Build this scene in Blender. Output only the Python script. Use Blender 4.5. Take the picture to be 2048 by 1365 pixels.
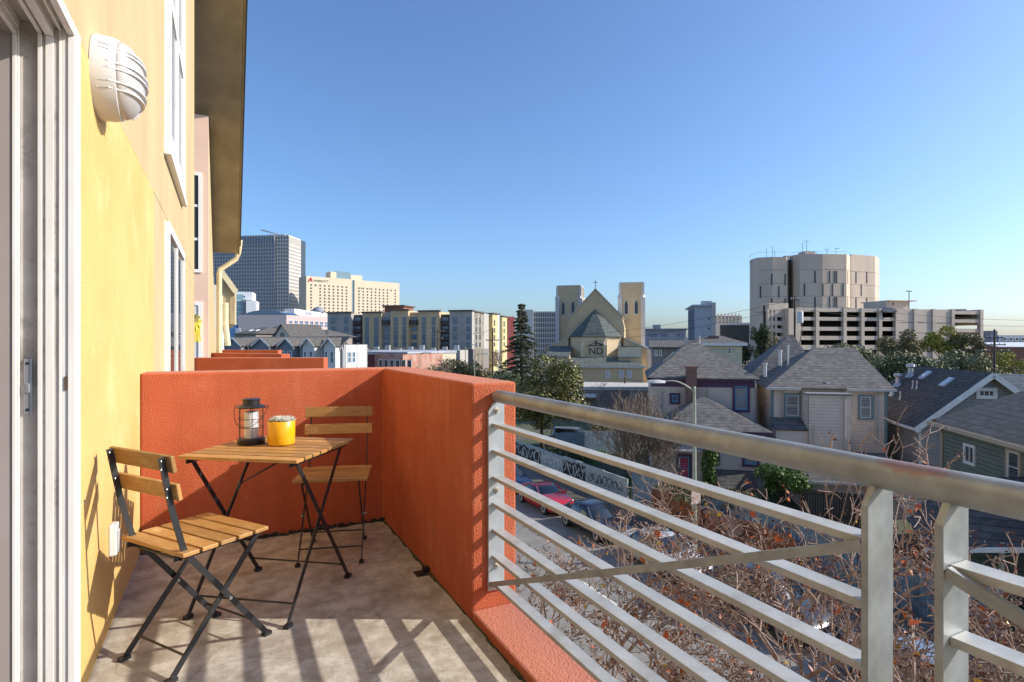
import bpy, bmesh, math, random
import numpy as np
from mathutils import Vector, Matrix

for o in list(bpy.data.objects):
    bpy.data.objects.remove(o)
SC = bpy.context.scene
COL = SC.collection
R = math.radians
PI = math.pi

# ------------------------------------------------------------------ camera, sky, sun, exposure
TH = R(26.53)                    # the camera looks this far to the right of the balcony's long axis (+Y)
FPX, HZ, CZ, GZ = 1140.0, 684.0, 1.25, -8.25   # focal length and horizon in photo pixels, eye height, street level
cam_d = bpy.data.cameras.new('camera')
cam = bpy.data.objects.new('camera', cam_d)
COL.objects.link(cam)
cam.location = (0, 0, CZ)
cam.rotation_euler = (R(90), 0, -TH)
cam_d.sensor_width = 36.0
cam_d.lens = 36.0 * FPX / 2048.0
cam_d.shift_y = 0.0007
cam_d.clip_start = 0.05
cam_d.clip_end = 4000
SC.camera = cam

SUN_AZ, SUN_EL = R(117.1), R(29.0)    # azimuth clockwise from +Y
SDIR = Vector((math.sin(SUN_AZ) * math.cos(SUN_EL), math.cos(SUN_AZ) * math.cos(SUN_EL), math.sin(SUN_EL)))
world = bpy.data.worlds.new('World')
SC.world = world
world.use_nodes = True
wn = world.node_tree
bg = wn.nodes['Background']
sky = wn.nodes.new('ShaderNodeTexSky')
sky.sky_type = 'NISHITA'
sky.sun_disc = False
sky.sun_elevation = SUN_EL
sky.sun_rotation = SUN_AZ
sky.altitude = 10
sky.air_density = 1.0
sky.dust_density = 1.5
sky.ozone_density = 7.0
wn.links.new(sky.outputs[0], bg.inputs[0])
bg.inputs[1].default_value = 0.14
sun_d = bpy.data.lights.new('sun', 'SUN')
sun_d.energy = 3.8
sun_d.angle = R(0.53)
sun_d.color = (1.0, 0.93, 0.82)
sun = bpy.data.objects.new('sun', sun_d)
COL.objects.link(sun)
sun.rotation_euler = SDIR.to_track_quat('Z', 'Y').to_euler()
SC.view_settings.view_transform = 'Standard'
SC.view_settings.look = 'None'
SC.view_settings.exposure = 0.66
SC.view_settings.gamma = 1.0
SC.cycles.use_denoising = True
SC.cycles.max_bounces = 6

# ------------------------------------------------------------------ helpers
ST, CT = math.sin(TH), math.cos(TH)
def cw(r, d):
    return (d * ST + r * CT, d * CT - r * ST)
def pix(u, v, d):
    x, y = cw((u - 1024) / FPX * d, d)
    return Vector((x, y, CZ - (v - HZ) / FPX * d))
def gnd(u, v):
    return pix(u, v, FPX * (CZ - GZ) / (v - HZ))

class Fr:
    """a vertical building frame: local x along the front, local y into depth, measured from the photograph"""
    def __init__(s, o, ang):
        s.o = (o[0], o[1]); s.a = ang
        s.ex = (math.cos(ang), math.sin(ang)); s.ey = (-math.sin(ang), math.cos(ang))
    def loc(s, x, y):
        dx, dy = x - s.o[0], y - s.o[1]
        return (dx * s.ex[0] + dy * s.ex[1], dx * s.ey[0] + dy * s.ey[1])
    def py(s, u, v, y=0.0):
        c = s.loc(0, 0); k = cw((u - 1024) / FPX, 1.0)
        dx = k[0] * s.ex[0] + k[1] * s.ex[1]; dy = k[0] * s.ey[0] + k[1] * s.ey[1]
        t = (y - c[1]) / dy
        return (c[0] + t * dx, CZ - (v - HZ) / FPX * t - GZ)      # local x, height above the street
    def px(s, u, v, x=0.0):
        c = s.loc(0, 0); k = cw((u - 1024) / FPX, 1.0)
        dx = k[0] * s.ex[0] + k[1] * s.ex[1]; dy = k[0] * s.ey[0] + k[1] * s.ey[1]
        t = (x - c[0]) / dx
        return (c[1] + t * dy, CZ - (v - HZ) / FPX * t - GZ)
    def rect(s, u0, u1, v0, v1, y=0.0):
        a = s.py(u0, v0, y); b = s.py(u1, v0, y); c = s.py((u0 + u1) / 2, v1, y); t = s.py((u0 + u1) / 2, v0, y)
        return a[0], b[0], c[1], t[1]                          # x0, x1, z0, z1

def fr2(u1, d1, u2, d2):
    p, q = cw((u1 - 1024) / FPX * d1, d1), cw((u2 - 1024) / FPX * d2, d2)
    f = Fr(p, math.atan2(q[1] - p[1], q[0] - p[0]))
    f.L = math.hypot(q[0] - p[0], q[1] - p[1])
    return f

def tag(o, label=None, cat=None, group=None, kind=None):
    if label: o['label'] = label
    if cat: o['category'] = cat
    if group: o['group'] = group
    if kind: o['kind'] = kind
    return o
def thing(name, label, cat, loc=(0, 0, 0), rz=0.0, group=None, kind=None):
    e = bpy.data.objects.new(name, None); COL.objects.link(e)
    e.empty_display_size = 0.2
    e.location = loc; e.rotation_euler = (0, 0, rz)
    return tag(e, label, cat, group, kind)
def fthing(name, label, cat, fr, group=None, z=GZ):
    return thing(name, label, cat, (fr.o[0], fr.o[1], z), fr.a, group)
def copy_tree(o, parent=None):
    c = o.copy(); COL.objects.link(c); c.parent = parent
    for ch in [x for x in bpy.data.objects if x.parent == o]:
        copy_tree(ch, c)
    return c

class MB:
    def __init__(s):
        s.v = []; s.f = []
    def add(s, vs, fs):
        b = len(s.v); s.v += [tuple(p) for p in vs]; s.f += [tuple(b + i for i in f) for f in fs]
        return s
    def box(s, x0, x1, y0, y1, z0, z1):
        return s.add([(x0, y0, z0), (x1, y0, z0), (x1, y1, z0), (x0, y1, z0), (x0, y0, z1), (x1, y0, z1), (x1, y1, z1), (x0, y1, z1)],
                     [(3, 2, 1, 0), (4, 5, 6, 7), (0, 1, 5, 4), (1, 2, 6, 5), (2, 3, 7, 6), (3, 0, 4, 7)])
    def prism(s, poly, z0, z1):
        n = len(poly)
        return s.add([(p[0], p[1], z0) for p in poly] + [(p[0], p[1], z1) for p in poly],
                     [tuple(range(n - 1, -1, -1)), tuple(range(n, 2 * n))] + [(i, (i + 1) % n, n + (i + 1) % n, n + i) for i in range(n)])
    def slab(s, pts, t):
        """extrude a planar polygon by t along its normal, downwards"""
        p = [Vector(q) for q in pts]; nrm = Vector((0, 0, 0)); n = len(p)
        for i in range(n):
            nrm += p[i].cross(p[(i + 1) % n])
        nrm.normalize()
        if nrm.z < 0: p.reverse(); nrm = -nrm
        lo = [q - nrm * t for q in p]
        return s.add(lo + p, [tuple(range(n - 1, -1, -1)), tuple(range(n, 2 * n))] + [(i, (i + 1) % n, n + (i + 1) % n, n + i) for i in range(n)])
    def ext(s, pts, vec):
        """extrude any planar polygon along a vector"""
        p = [Vector(q) for q in pts]; vec = Vector(vec); n = len(p); lo = [q + vec for q in p]
        nrm = Vector((0, 0, 0))
        for i in range(n): nrm += p[i].cross(p[(i + 1) % n])
        if nrm.dot(vec) > 0: p, lo = lo, p
        return s.add(lo + p, [tuple(range(n - 1, -1, -1)), tuple(range(n, 2 * n))] + [(i, (i + 1) % n, n + (i + 1) % n, n + i) for i in range(n)])
    def bar(s, p, q, w, h, up=(0, 0, 1)):
        """rectangular bar from p to q: w across, h along 'up'"""
        p, q, up = Vector(p), Vector(q), Vector(up)
        d = (q - p).normalized(); a = d.cross(up)
        if a.length < 1e-5: a = d.cross(Vector((0, 1, 0)))
        a.normalize(); b = a.cross(d).normalized()
        a *= w / 2; b *= h / 2
        return s.add([p - a - b, p + a - b, p + a + b, p - a + b, q - a - b, q + a - b, q + a + b, q - a + b],
                     [(0, 1, 2, 3), (7, 6, 5, 4), (1, 0, 4, 5), (2, 1, 5, 6), (3, 2, 6, 7), (0, 3, 7, 4)])
    def tube(s, path, r, n=6, cap=True):
        path = [Vector(p) for p in path]; m = len(path)
        if not hasattr(r, '__len__'): r = [r] * m
        base = len(s.v); up = None
        for i, p in enumerate(path):
            d = (path[min(i + 1, m - 1)] - path[max(i - 1, 0)])
            d = d.normalized() if d.length > 1e-9 else Vector((0, 0, 1))
            if up is None: up = Vector((0, 0, 1)) if abs(d.z) < .9 else Vector((1, 0, 0))
            a = d.cross(up)
            if a.length < 1e-6: a = d.orthogonal()
            a.normalize(); b = d.cross(a).normalized(); up = a.cross(d)
            for k in range(n):
                t = 2 * PI * k / n
                s.v.append(tuple(p + a * (r[i] * math.cos(t)) + b * (r[i] * math.sin(t))))
        for i in range(m - 1):
            for k in range(n):
                k2 = (k + 1) % n
                s.f.append((base + i * n + k, base + i * n + k2, base + (i + 1) * n + k2, base + (i + 1) * n + k))
        if cap:
            s.f.append(tuple(base + k for k in range(n - 1, -1, -1)))
            s.f.append(tuple(base + (m - 1) * n + k for k in range(n)))
        return s
    def lathe(s, prof, n=24, c=(0, 0, 0), axis='z'):
        base = len(s.v)
        for (r, h) in prof:
            for k in range(n):
                t = 2 * PI * k / n; a, b = r * math.cos(t), r * math.sin(t)
                s.v.append((c[0] + a, c[1] + b, c[2] + h) if axis == 'z' else (c[0] + h, c[1] + a, c[2] + b))
        for i in range(len(prof) - 1):
            for k in range(n):
                k2 = (k + 1) % n
                s.f.append((base + i * n + k, base + i * n + k2, base + (i + 1) * n + k2, base + (i + 1) * n + k))
        s.f.append(tuple(base + k for k in range(n - 1, -1, -1)))
        s.f.append(tuple(base + (len(prof) - 1) * n + k for k in range(n)))
        return s
    def siding(s, ax, pos, out, a0, a1, z0, z1, pitch, clip=None, lap=.055):
        """lapped boards: each course leans out at its lower edge"""
        z = z0
        while z < z1 - 1e-4:
            zt = min(z + pitch, z1)
            (b0, b1), (t0, t1) = ((a0, a1), (a0, a1)) if clip is None else (clip(z), clip(zt))
            if t1 < t0: t0 = t1 = (t0 + t1) / 2
            if b1 - b0 > .01:
                P = (lambda a, o_, zz: (a, pos + out * o_, zz)) if ax == 'x' else (lambda a, o_, zz: (pos + out * o_, a, zz))
                k = (zt - z) * .84 if zt - z > .03 else zt - z; zk = z + k; w_ = k / (zt - z); k0, k1 = b0 + (t0 - b0) * w_, b1 + (t1 - b1) * w_
                s.add([P(b0, lap, z), P(b1, lap, z), P(k1, lap * .75, zk), P(k0, lap * .75, zk), P(b0, 0, z), P(b1, 0, z), P(k1, 0, zk), P(k0, 0, zk)],
                      [(0, 1, 2, 3), (4, 5, 1, 0), (3, 2, 6, 7)] if (ax == 'x') == (out < 0) else [(3, 2, 1, 0), (0, 1, 5, 4), (7, 6, 2, 3)])
            z = zt
        return s
    def build(s, name, mat, parent=None, smooth=False, bevel=0, label=None, kind=None, world=False):
        me = bpy.data.meshes.new(name)
        vs = s.v
        if world and parent is not None:
            M = (Matrix.Translation(parent.location) @ parent.rotation_euler.to_matrix().to_4x4()).inverted()
            vs = [tuple(M @ Vector(p)) for p in vs]
        me.from_pydata(vs, [], s.f); me.validate(); me.update()
        o = bpy.data.objects.new(name, me); COL.objects.link(o)
        if mat: me.materials.append(mat)
        if parent is not None: o.parent = parent
        if smooth:
            for p in me.polygons: p.use_smooth = True
            if smooth != True:
                me.set_sharp_from_angle(angle=R(smooth))
        if bevel:
            bm_ = o.modifiers.new('bevel', 'BEVEL'); bm_.width = bevel; bm_.segments = 2; bm_.limit_method = 'ANGLE'
        return tag(o, label, None, None, kind)

def text_mesh(txt, size, depth=.02):
    cu = bpy.data.curves.new('t', 'FONT'); cu.body = txt; cu.size = size; cu.extrude = depth; cu.align_x = 'CENTER'
    ob = bpy.data.objects.new('t', cu); COL.objects.link(ob)
    dg = bpy.context.evaluated_depsgraph_get(); me = ob.evaluated_get(dg).to_mesh()
    out = [tuple(v.co) for v in me.vertices], [tuple(p.vertices) for p in me.polygons]
    ob.evaluated_get(dg).to_mesh_clear(); bpy.data.objects.remove(ob)
    return out

# ------------------------------------------------------------------ materials
MATS = {}
def mat(name, col, rough=.7, col2=None, scale=4.0, amt=.5, bump=0, bscale=60, metal=0, detail=6, stretch=None, spec=.5, bdist=.01, trans=0, col3=None, scale3=.7, ramp=(.35, .65)):
    if name in MATS: return MATS[name]
    m = bpy.data.materials.new(name); m.use_nodes = True; MATS[name] = m
    nt = m.node_tree; N, L = nt.nodes, nt.links; b = N['Principled BSDF']
    b.inputs['Base Color'].default_value = (*col, 1); b.inputs['Roughness'].default_value = rough
    b.inputs['Metallic'].default_value = metal; b.inputs['Specular IOR Level'].default_value = spec
    if trans: b.inputs['Transmission Weight'].default_value = trans
    tc = N.new('ShaderNodeTexCoord'); co = tc.outputs['Object']
    if stretch:
        mp = N.new('ShaderNodeMapping'); mp.inputs['Scale'].default_value = stretch; L.new(co, mp.inputs[0]); co = mp.outputs[0]
    if col2:
        nz = N.new('ShaderNodeTexNoise'); nz.inputs['Scale'].default_value = scale; nz.inputs['Detail'].default_value = detail
        nz.inputs['Roughness'].default_value = .6
        L.new(co, nz.inputs['Vector'])
        rp = N.new('ShaderNodeMapRange'); rp.inputs[1].default_value = ramp[0]; rp.inputs[2].default_value = ramp[1]
        rp.inputs[3].default_value = 0; rp.inputs[4].default_value = amt * 2 if amt < .5 else 1
        L.new(nz.outputs[0], rp.inputs[0])
        mx = N.new('ShaderNodeMix'); mx.data_type = 'RGBA'; mx.inputs[6].default_value = (*col, 1); mx.inputs[7].default_value = (*col2, 1)
        L.new(rp.outputs[0], mx.inputs[0]); out = mx.outputs[2]
        if col3:
            n3 = N.new('ShaderNodeTexNoise'); n3.inputs['Scale'].default_value = scale3; n3.inputs['Detail'].default_value = 8
            n3.inputs['Roughness'].default_value = .7
            L.new(tc.outputs['Object'], n3.inputs['Vector'])
            r3 = N.new('ShaderNodeMapRange'); r3.inputs[1].default_value = .52; r3.inputs[2].default_value = .68
            L.new(n3.outputs[0], r3.inputs[0])
            m3 = N.new('ShaderNodeMix'); m3.data_type = 'RGBA'; m3.inputs[7].default_value = (*col3, 1)
            L.new(out, m3.inputs[6]); L.new(r3.outputs[0], m3.inputs[0]); out = m3.outputs[2]
        L.new(out, b.inputs['Base Color'])
    if bump:
        bz = N.new('ShaderNodeTexNoise'); bz.inputs['Scale'].default_value = bscale; bz.inputs['Detail'].default_value = 3
        L.new(co, bz.inputs['Vector'])
        bp = N.new('ShaderNodeBump'); bp.inputs['Strength'].default_value = bump; bp.inputs['Distance'].default_value = bdist
        L.new(bz.outputs[0], bp.inputs['Height']); L.new(bp.outputs[0], b.inputs['Normal'])
    return m

def shingle(name, col, col2, course=.16):
    """asphalt shingle: courses follow height, tabs broken up by noise"""
    if name in MATS: return MATS[name]
    m = mat(name, col, .95, col2, 3.0, .6, ramp=(.3, .7))
    nt = m.node_tree; N, L = nt.nodes, nt.links; b = N['Principled BSDF']
    src = b.inputs['Base Color'].links[0].from_socket
    tc = N.new('ShaderNodeTexCoord'); sp = N.new('ShaderNodeSeparateXYZ'); L.new(tc.outputs['Object'], sp.inputs[0])
    ml = N.new('ShaderNodeMath'); ml.operation = 'MULTIPLY'; ml.inputs[1].default_value = 1 / course; L.new(sp.outputs[2], ml.inputs[0])
    fr = N.new('ShaderNodeMath'); fr.operation = 'FRACT'; L.new(ml.outputs[0], fr.inputs[0])
    fl = N.new('ShaderNodeMath'); fl.operation = 'FLOOR'; L.new(ml.outputs[0], fl.inputs[0])
    cb = N.new('ShaderNodeCombineXYZ'); L.new(sp.outputs[0], cb.inputs[0]); L.new(sp.outputs[1], cb.inputs[1])
    m7 = N.new('ShaderNodeMath'); m7.operation = 'MULTIPLY'; m7.inputs[1].default_value = 7.3; L.new(fl.outputs[0], m7.inputs[0]); L.new(m7.outputs[0], cb.inputs[2])
    nz = N.new('ShaderNodeTexNoise'); nz.inputs['Scale'].default_value = 2.6; nz.inputs['Detail'].default_value = 2; L.new(cb.outputs[0], nz.inputs['Vector'])
    rg = N.new('ShaderNodeMapRange'); rg.inputs[1].default_value = .35; rg.inputs[2].default_value = .65; rg.inputs[3].default_value = .74; rg.inputs[4].default_value = 1.22
    L.new(nz.outputs[0], rg.inputs[0])
    ed = N.new('ShaderNodeMath'); ed.operation = 'GREATER_THAN'; ed.inputs[1].default_value = .16; L.new(fr.outputs[0], ed.inputs[0])
    e2 = N.new('ShaderNodeMapRange'); e2.inputs[3].default_value = .5; e2.inputs[4].default_value = 1; L.new(ed.outputs[0], e2.inputs[0])
    mm = N.new('ShaderNodeMath'); mm.operation = 'MULTIPLY'; L.new(rg.outputs[0], mm.inputs[0]); L.new(e2.outputs[0], mm.inputs[1])
    vm = N.new('ShaderNodeVectorMath'); vm.operation = 'SCALE'; L.new(src, vm.inputs[0]); L.new(mm.outputs[0], vm.inputs['Scale'])
    L.new(vm.outputs[0], b.inputs['Base Color'])
    bp = N.new('ShaderNodeBump'); bp.inputs['Strength'].default_value = .6; bp.inputs['Distance'].default_value = .02
    L.new(fr.outputs[0], bp.inputs['Height']); L.new(bp.outputs[0], b.inputs['Normal'])
    return m

GLASS = mat('window glass', (.035, .045, .055), .06, spec=.8)
GLASS_SKY = mat('sky coloured window glass', (.10, .17, .24), .08, spec=.9)  # the reflected sky is put into the blue base colour
CURT = mat('curtained pane', (.30, .30, .30), .25, (.16, .17, .18), 3, .5, stretch=(9, 9, .6))
WHITE = mat('white painted trim', (.74, .73, .70), .45, (.62, .60, .56), 3, .4)

def brickmat(name, c1, c2, mortar, sc=1.0):
    if name in MATS: return MATS[name]
    m = mat(name, c1, .9); N, L = m.node_tree.nodes, m.node_tree.links; b = N['Principled BSDF']
    tc = N.new('ShaderNodeTexCoord'); sp = N.new('ShaderNodeSeparateXYZ'); L.new(tc.outputs['Object'], sp.inputs[0])
    ad = N.new('ShaderNodeMath'); L.new(sp.outputs[0], ad.inputs[0]); L.new(sp.outputs[1], ad.inputs[1])
    cb = N.new('ShaderNodeCombineXYZ'); L.new(ad.outputs[0], cb.inputs[0]); L.new(sp.outputs[2], cb.inputs[1])
    bt = N.new('ShaderNodeTexBrick'); bt.inputs['Color1'].default_value = (*c1, 1); bt.inputs['Color2'].default_value = (*c2, 1); bt.inputs['Mortar'].default_value = (*mortar, 1)
    bt.inputs['Scale'].default_value = sc; bt.inputs['Brick Width'].default_value = .24; bt.inputs['Row Height'].default_value = .08; bt.inputs['Mortar Size'].default_value = .012
    L.new(cb.outputs[0], bt.inputs['Vector']); L.new(bt.outputs[0], b.inputs['Base Color'])
    return m

def window(par, ax, pos, out, a0, a1, z0, z1, fm=None, gm=None, fw=.07, dep=.085, mull=(0, 1), trim=None, tw=.12):
    """a window on a wall plane: frame (or trim) as the part, sash and pane below it"""
    fm = fm or WHITE; gm = gm or GLASS
    P = (lambda m, p0, p1, q0, q1, e0, e1: m.box(p0, p1, *sorted((pos + out * e0, pos + out * e1)), q0, q1)) if ax == 'x' else \
        (lambda m, p0, p1, q0, q1, e0, e1: m.box(*sorted((pos + out * e0, pos + out * e1)), p0, p1, q0, q1))
    def ring(m, p0, p1, q0, q1, w, e0, e1):
        P(m, p0, p1, q1 - w, q1, e0, e1); P(m, p0, p1, q0, q0 + w, e0, e1)
        P(m, p0, p0 + w, q0 + w, q1 - w, e0, e1); P(m, p1 - w, p1, q0 + w, q1 - w, e0, e1)
    m = MB()
    if trim:
        ring(m, a0 - tw, a1 + tw, z0 - tw, z1 + tw, tw, -.02, dep + .015)
        w = m.build('window', trim, par)
        m = MB()
    ring(m, a0, a1, z0, z1, fw, -.02, dep)
    nx, nz = mull
    for i in range(nx):
        c = a0 + (a1 - a0) * (i + 1) / (nx + 1); P(m, c - fw * .4, c + fw * .4, z0 + fw, z1 - fw, -.02, dep - .006)
    for i in range(nz):
        c = z0 + (z1 - z0) * (i + 1) / (nz + 1); P(m, a0 + fw, a1 - fw, c - fw * .4, c + fw * .4, -.02, dep - .012)
    if trim: m.build('sash', fm, w)
    else: w = m.build('window', fm, par)
    m = MB(); P(m, a0 + fw * .5, a1 - fw * .5, z0 + fw * .5, z1 - fw * .5, -.02, dep * .4)
    m.build('pane', gm, w)
    return w

def leaves(name, m, parent, clumps, n, size, seed=1, shell=.55, flat=0, world=False, asp=.55):
    """n small leaf faces spread through ellipsoid clumps [(cx,cy,cz,rx,ry,rz)], denser towards their skins"""
    g = np.random.default_rng(seed)
    cl = np.array(clumps, float); vol = (cl[:, 3] * cl[:, 4] * cl[:, 5]) ** .67
    k = g.choice(len(cl), n, p=vol / vol.sum())
    d = g.normal(size=(n, 3)); d /= np.linalg.norm(d, axis=1)[:, None]
    rad = shell + (1 - shell) * g.random(n) ** .6
    rad *= 1 + .12 * g.normal(size=n)
    p = cl[k, :3] + d * cl[k, 3:6] * rad[:, None]
    nr = d + g.normal(size=(n, 3)) * .7 + np.array([0, 0, flat]); nr /= np.linalg.norm(nr, axis=1)[:, None]
    t = np.cross(nr, g.normal(size=(n, 3))); t /= np.linalg.norm(t, axis=1)[:, None]
    b = np.cross(nr, t)
    s = size * (.6 + .8 * g.random(n))[:, None]
    q = np.stack([p - t * s, p - b * s * asp + nr * s * .12, p + t * s, p + b * s * asp + nr * s * .12], 1).reshape(-1, 3)
    if world and parent is not None: q = q - np.array(parent.location)
    me = bpy.data.meshes.new(name)
    me.vertices.add(4 * n); me.loops.add(4 * n); me.polygons.add(n)
    me.vertices.foreach_set('co', q.ravel())
    me.loops.foreach_set('vertex_index', np.arange(4 * n, dtype=np.int32))
    me.polygons.foreach_set('loop_start', np.arange(0, 4 * n, 4, dtype=np.int32))
    me.polygons.foreach_set('loop_total', np.full(n, 4, dtype=np.int32))
    me.update(); me.validate()
    me.materials.append(m)
    o = bpy.data.objects.new(name, me); COL.objects.link(o); o.parent = parent
    return o
def leafmat(name, c1, c2, scale=2.2, rough=.6):
    m = mat(name, c1, rough, c2, scale, .6, detail=8, ramp=(.3, .7), spec=.3)
    return m
# ------------------------------------------------------------------ the balcony and the building it belongs to
YEL = mat('yellow stucco', (.68, .455, .165), .9, (.61, .39, .13), 1.3, .5, bump=.55, bscale=95, bdist=.006, col3=(.70, .50, .215), scale3=2.4)
TAN = mat('tan stucco', (.54, .415, .225), .9, (.46, .345, .18), 1.6, .5, bump=.5, bscale=90, bdist=.006, stretch=(1, 1, .35))
def weather(m):
    # sun-faded dusty caps on upward faces and rusty drip streaks on the walls
    N, L = m.node_tree.nodes, m.node_tree.links; b_ = N['Principled BSDF']; src = b_.inputs['Base Color'].links[0].from_socket
    tc = N.new('ShaderNodeTexCoord'); mp = N.new('ShaderNodeMapping'); mp.inputs['Scale'].default_value = (9, 9, .5); L.new(tc.outputs['Object'], mp.inputs[0])
    nz = N.new('ShaderNodeTexNoise'); nz.inputs['Scale'].default_value = 1.6; nz.inputs['Detail'].default_value = 5; L.new(mp.outputs[0], nz.inputs['Vector'])
    r1 = N.new('ShaderNodeMapRange'); r1.inputs[1].default_value = .5; r1.inputs[2].default_value = .75; r1.inputs[4].default_value = .45; L.new(nz.outputs[0], r1.inputs[0])
    m1 = N.new('ShaderNodeMix'); m1.data_type = 'RGBA'; m1.inputs[7].default_value = (.30, .075, .025, 1); L.new(r1.outputs[0], m1.inputs[0]); L.new(src, m1.inputs[6])
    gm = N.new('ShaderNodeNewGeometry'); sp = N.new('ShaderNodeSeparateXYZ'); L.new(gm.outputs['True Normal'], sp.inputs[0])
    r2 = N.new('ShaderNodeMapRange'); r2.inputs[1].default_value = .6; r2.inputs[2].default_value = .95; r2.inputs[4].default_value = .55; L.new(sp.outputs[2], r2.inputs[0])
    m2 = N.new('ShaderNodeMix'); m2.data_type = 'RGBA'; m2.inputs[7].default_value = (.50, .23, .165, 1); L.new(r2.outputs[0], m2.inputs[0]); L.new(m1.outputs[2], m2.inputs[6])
    L.new(m2.outputs[2], b_.inputs['Base Color'])
PINK = mat('pale pink stucco', (.74, .52, .40), .9, (.66, .45, .34), 1.0, .4, bump=.3, bscale=80, bdist=.005)
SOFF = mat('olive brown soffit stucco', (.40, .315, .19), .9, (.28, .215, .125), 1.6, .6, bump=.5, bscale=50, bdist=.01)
RED = mat('terracotta red stucco', (.50, .115, .046), .9, (.43, .088, .030), 2.2, .5, bump=.8, bscale=130, bdist=.008, col3=(.52, .15, .075), scale3=1.6)
weather(RED)
CREAM = mat('cream painted metal', (.66, .56, .36), .5, (.56, .47, .29), 3, .5)
JAMB = mat('weathered white vinyl', (.84, .81, .76), .4, (.76, .71, .64), 6, .5, stretch=(4, 4, .5))
DIRTV = mat('grimy vinyl track', (.56, .51, .46), .6, (.44, .39, .34), 7, .5, ramp=(.4, .7), col3=(.14, .11, .08), scale3=3)
CONC = mat('stained balcony concrete', (.52, .475, .40), .85, (.40, .35, .285), 11, .5, bump=.4, bscale=70, bdist=.004, col3=(.27, .22, .165), scale3=4.6, detail=14, ramp=(.43, .57))
GALV = mat('galvanised steel', (.37, .395, .40), .5, (.25, .265, .265), 11, .5, metal=.45, detail=10, col3=(.30, .29, .255), scale3=6, bump=.05, bscale=60)
GALVP = mat('bright galvanised plate', (.50, .52, .53), .45, (.40, .42, .43), 14, .5, metal=.35, detail=8)
BLACKM = mat('black powder coated steel', (.018, .018, .020), .42, spec=.5)
WOOD = mat('oiled acacia slat', (.46, .245, .075), .5, (.33, .155, .04), 9, .6, bump=.1, bscale=30, stretch=(1.2, 14, 14), col3=(.54, .33, .13), scale3=6)
N_, L_ = WOOD.node_tree.nodes, WOOD.node_tree.links; src = N_['Principled BSDF'].inputs['Base Color'].links[0].from_socket
oi = N_.new('ShaderNodeObjectInfo'); mr = N_.new('ShaderNodeMapRange'); mr.inputs[3].default_value = .72; mr.inputs[4].default_value = 1.2; L_.new(oi.outputs['Random'], mr.inputs[0])
vs_ = N_.new('ShaderNodeVectorMath'); vs_.operation = 'SCALE'; L_.new(src, vs_.inputs[0]); L_.new(mr.outputs[0], vs_.inputs['Scale']); L_.new(vs_.outputs[0], N_['Principled BSDF'].inputs['Base Color'])
SEAL = mat('black sealant', (.02, .018, .016), .8, (.16, .14, .12), 30, .5, ramp=(.55, .7))

bld = thing('apartment_building', 'yellow and tan stucco apartment building along the left edge with deep brown eave', 'building', (-.46, 0, GZ))
W = -.46
MB().box(-.72, W, 2.42, 4.66, GZ, 2.297).build('wall', YEL, bld, world=True, label='bright yellow lower stucco panel')
m = MB(); m.box(-.72, W - .002, 4.664, 10.15, GZ, 2.297)
m.ext([(W - .002, -3, 2.303), (W - .002, 10.15, 2.303), (W - .002, 10.15, 6.95), (W - .002, 3, 11), (W - .002, -3, 11)], (-.26, 0, 0))
m.box(-.72, W - .002, -3, -.35, GZ, 2.297)
m.build('wall', TAN, bld, world=True, label='tan upper stucco wall')
MB().box(-2.2, -.33, 12.5, 12.7, GZ, 5.62).build('wall', PINK, bld, world=True, label='pale pink recessed wall')
m = MB(); m.ext([(-.33, 12.7, GZ), (-.33, 22, GZ), (-.33, 22, .4), (-.33, 16.2, 3.45), (-.33, 12.7, 5.5)], (-.2, 0, 0))
m.box(-.72, -.5, 10.15, 12.5, GZ, .02)
m.build('wall', TAN, bld, world=True)
sl = (3.75 - 7.05) / 5.6
zr = lambda y: 7.05 + sl * (y - 10.6)
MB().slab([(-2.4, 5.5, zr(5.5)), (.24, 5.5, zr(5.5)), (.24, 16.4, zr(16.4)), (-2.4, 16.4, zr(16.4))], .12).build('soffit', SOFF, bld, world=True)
m = MB(); m.slab([(-2.4, 5.5, zr(5.5) + .24), (.31, 5.5, zr(5.5) + .24), (.31, 16.5, zr(16.5) + .24), (-2.4, 16.5, zr(16.5) + .24)], .10)
m.build('roof', mat('brown roofing', (.09, .07, .05), .9, (.06, .05, .04), 4), bld, world=True)
m = MB(); m.bar((.262, 5.5, zr(5.5) + .02), (.262, 16.45, zr(16.45) + .02), .035, .26)
m.build('fascia', mat('olive fascia board', (.33, .27, .14), .7, (.25, .2, .1), 3), bld, world=True)
m = MB(); m.tube([(.27, 16.55, 3.92), (.27, 16.6, 3.62)], [.09, .06], 8); m.tube([(.27, 16.6, 3.62), (.20, 16.6, 3.42), (-.17, 16.6, 3.12), (-.19, 16.6, 3.0), (-.19, 16.6, GZ)], .065, 8)
m.build('downspout', CREAM, bld, world=True, smooth=40)
# far gabled wing of the same building
m = MB(); m.box(-1.2, -.19, 22, 40, GZ, 3.2); m.build('wall', mat('cream lap wall', (.72, .68, .55), .8, (.64, .6, .48), 3), bld, world=True)
m = MB(); m.ext([(-.22, 27.5, 4.15), (.26, 27.5, 3.42), (.26, 27.5, 2.02), (-.22, 27.5, 2.02)], (0, 9, 0)); m.build('soffit', SOFF, bld, world=True)
m = MB(); m.bar((-.30, 27.4, 4.36), (.33, 27.4, 3.40), .14, .22); m.bar((.31, 27.4, 3.40), (.31, 36, 3.4), .07, .2); m.bar((.31, 27.35, 3.45), (.31, 27.35, 1.98), .07, .05, (0, 1, 0)); m.build('fascia', CREAM, bld, world=True)
m = MB(); m.tube([(-.06, 24, 2.72), (-.06, 24, 1.9), (.02, 24, 1.1)], [.10, .10, .10], 8); m.build('vent_hood', CREAM, bld, world=True, smooth=40)
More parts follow.
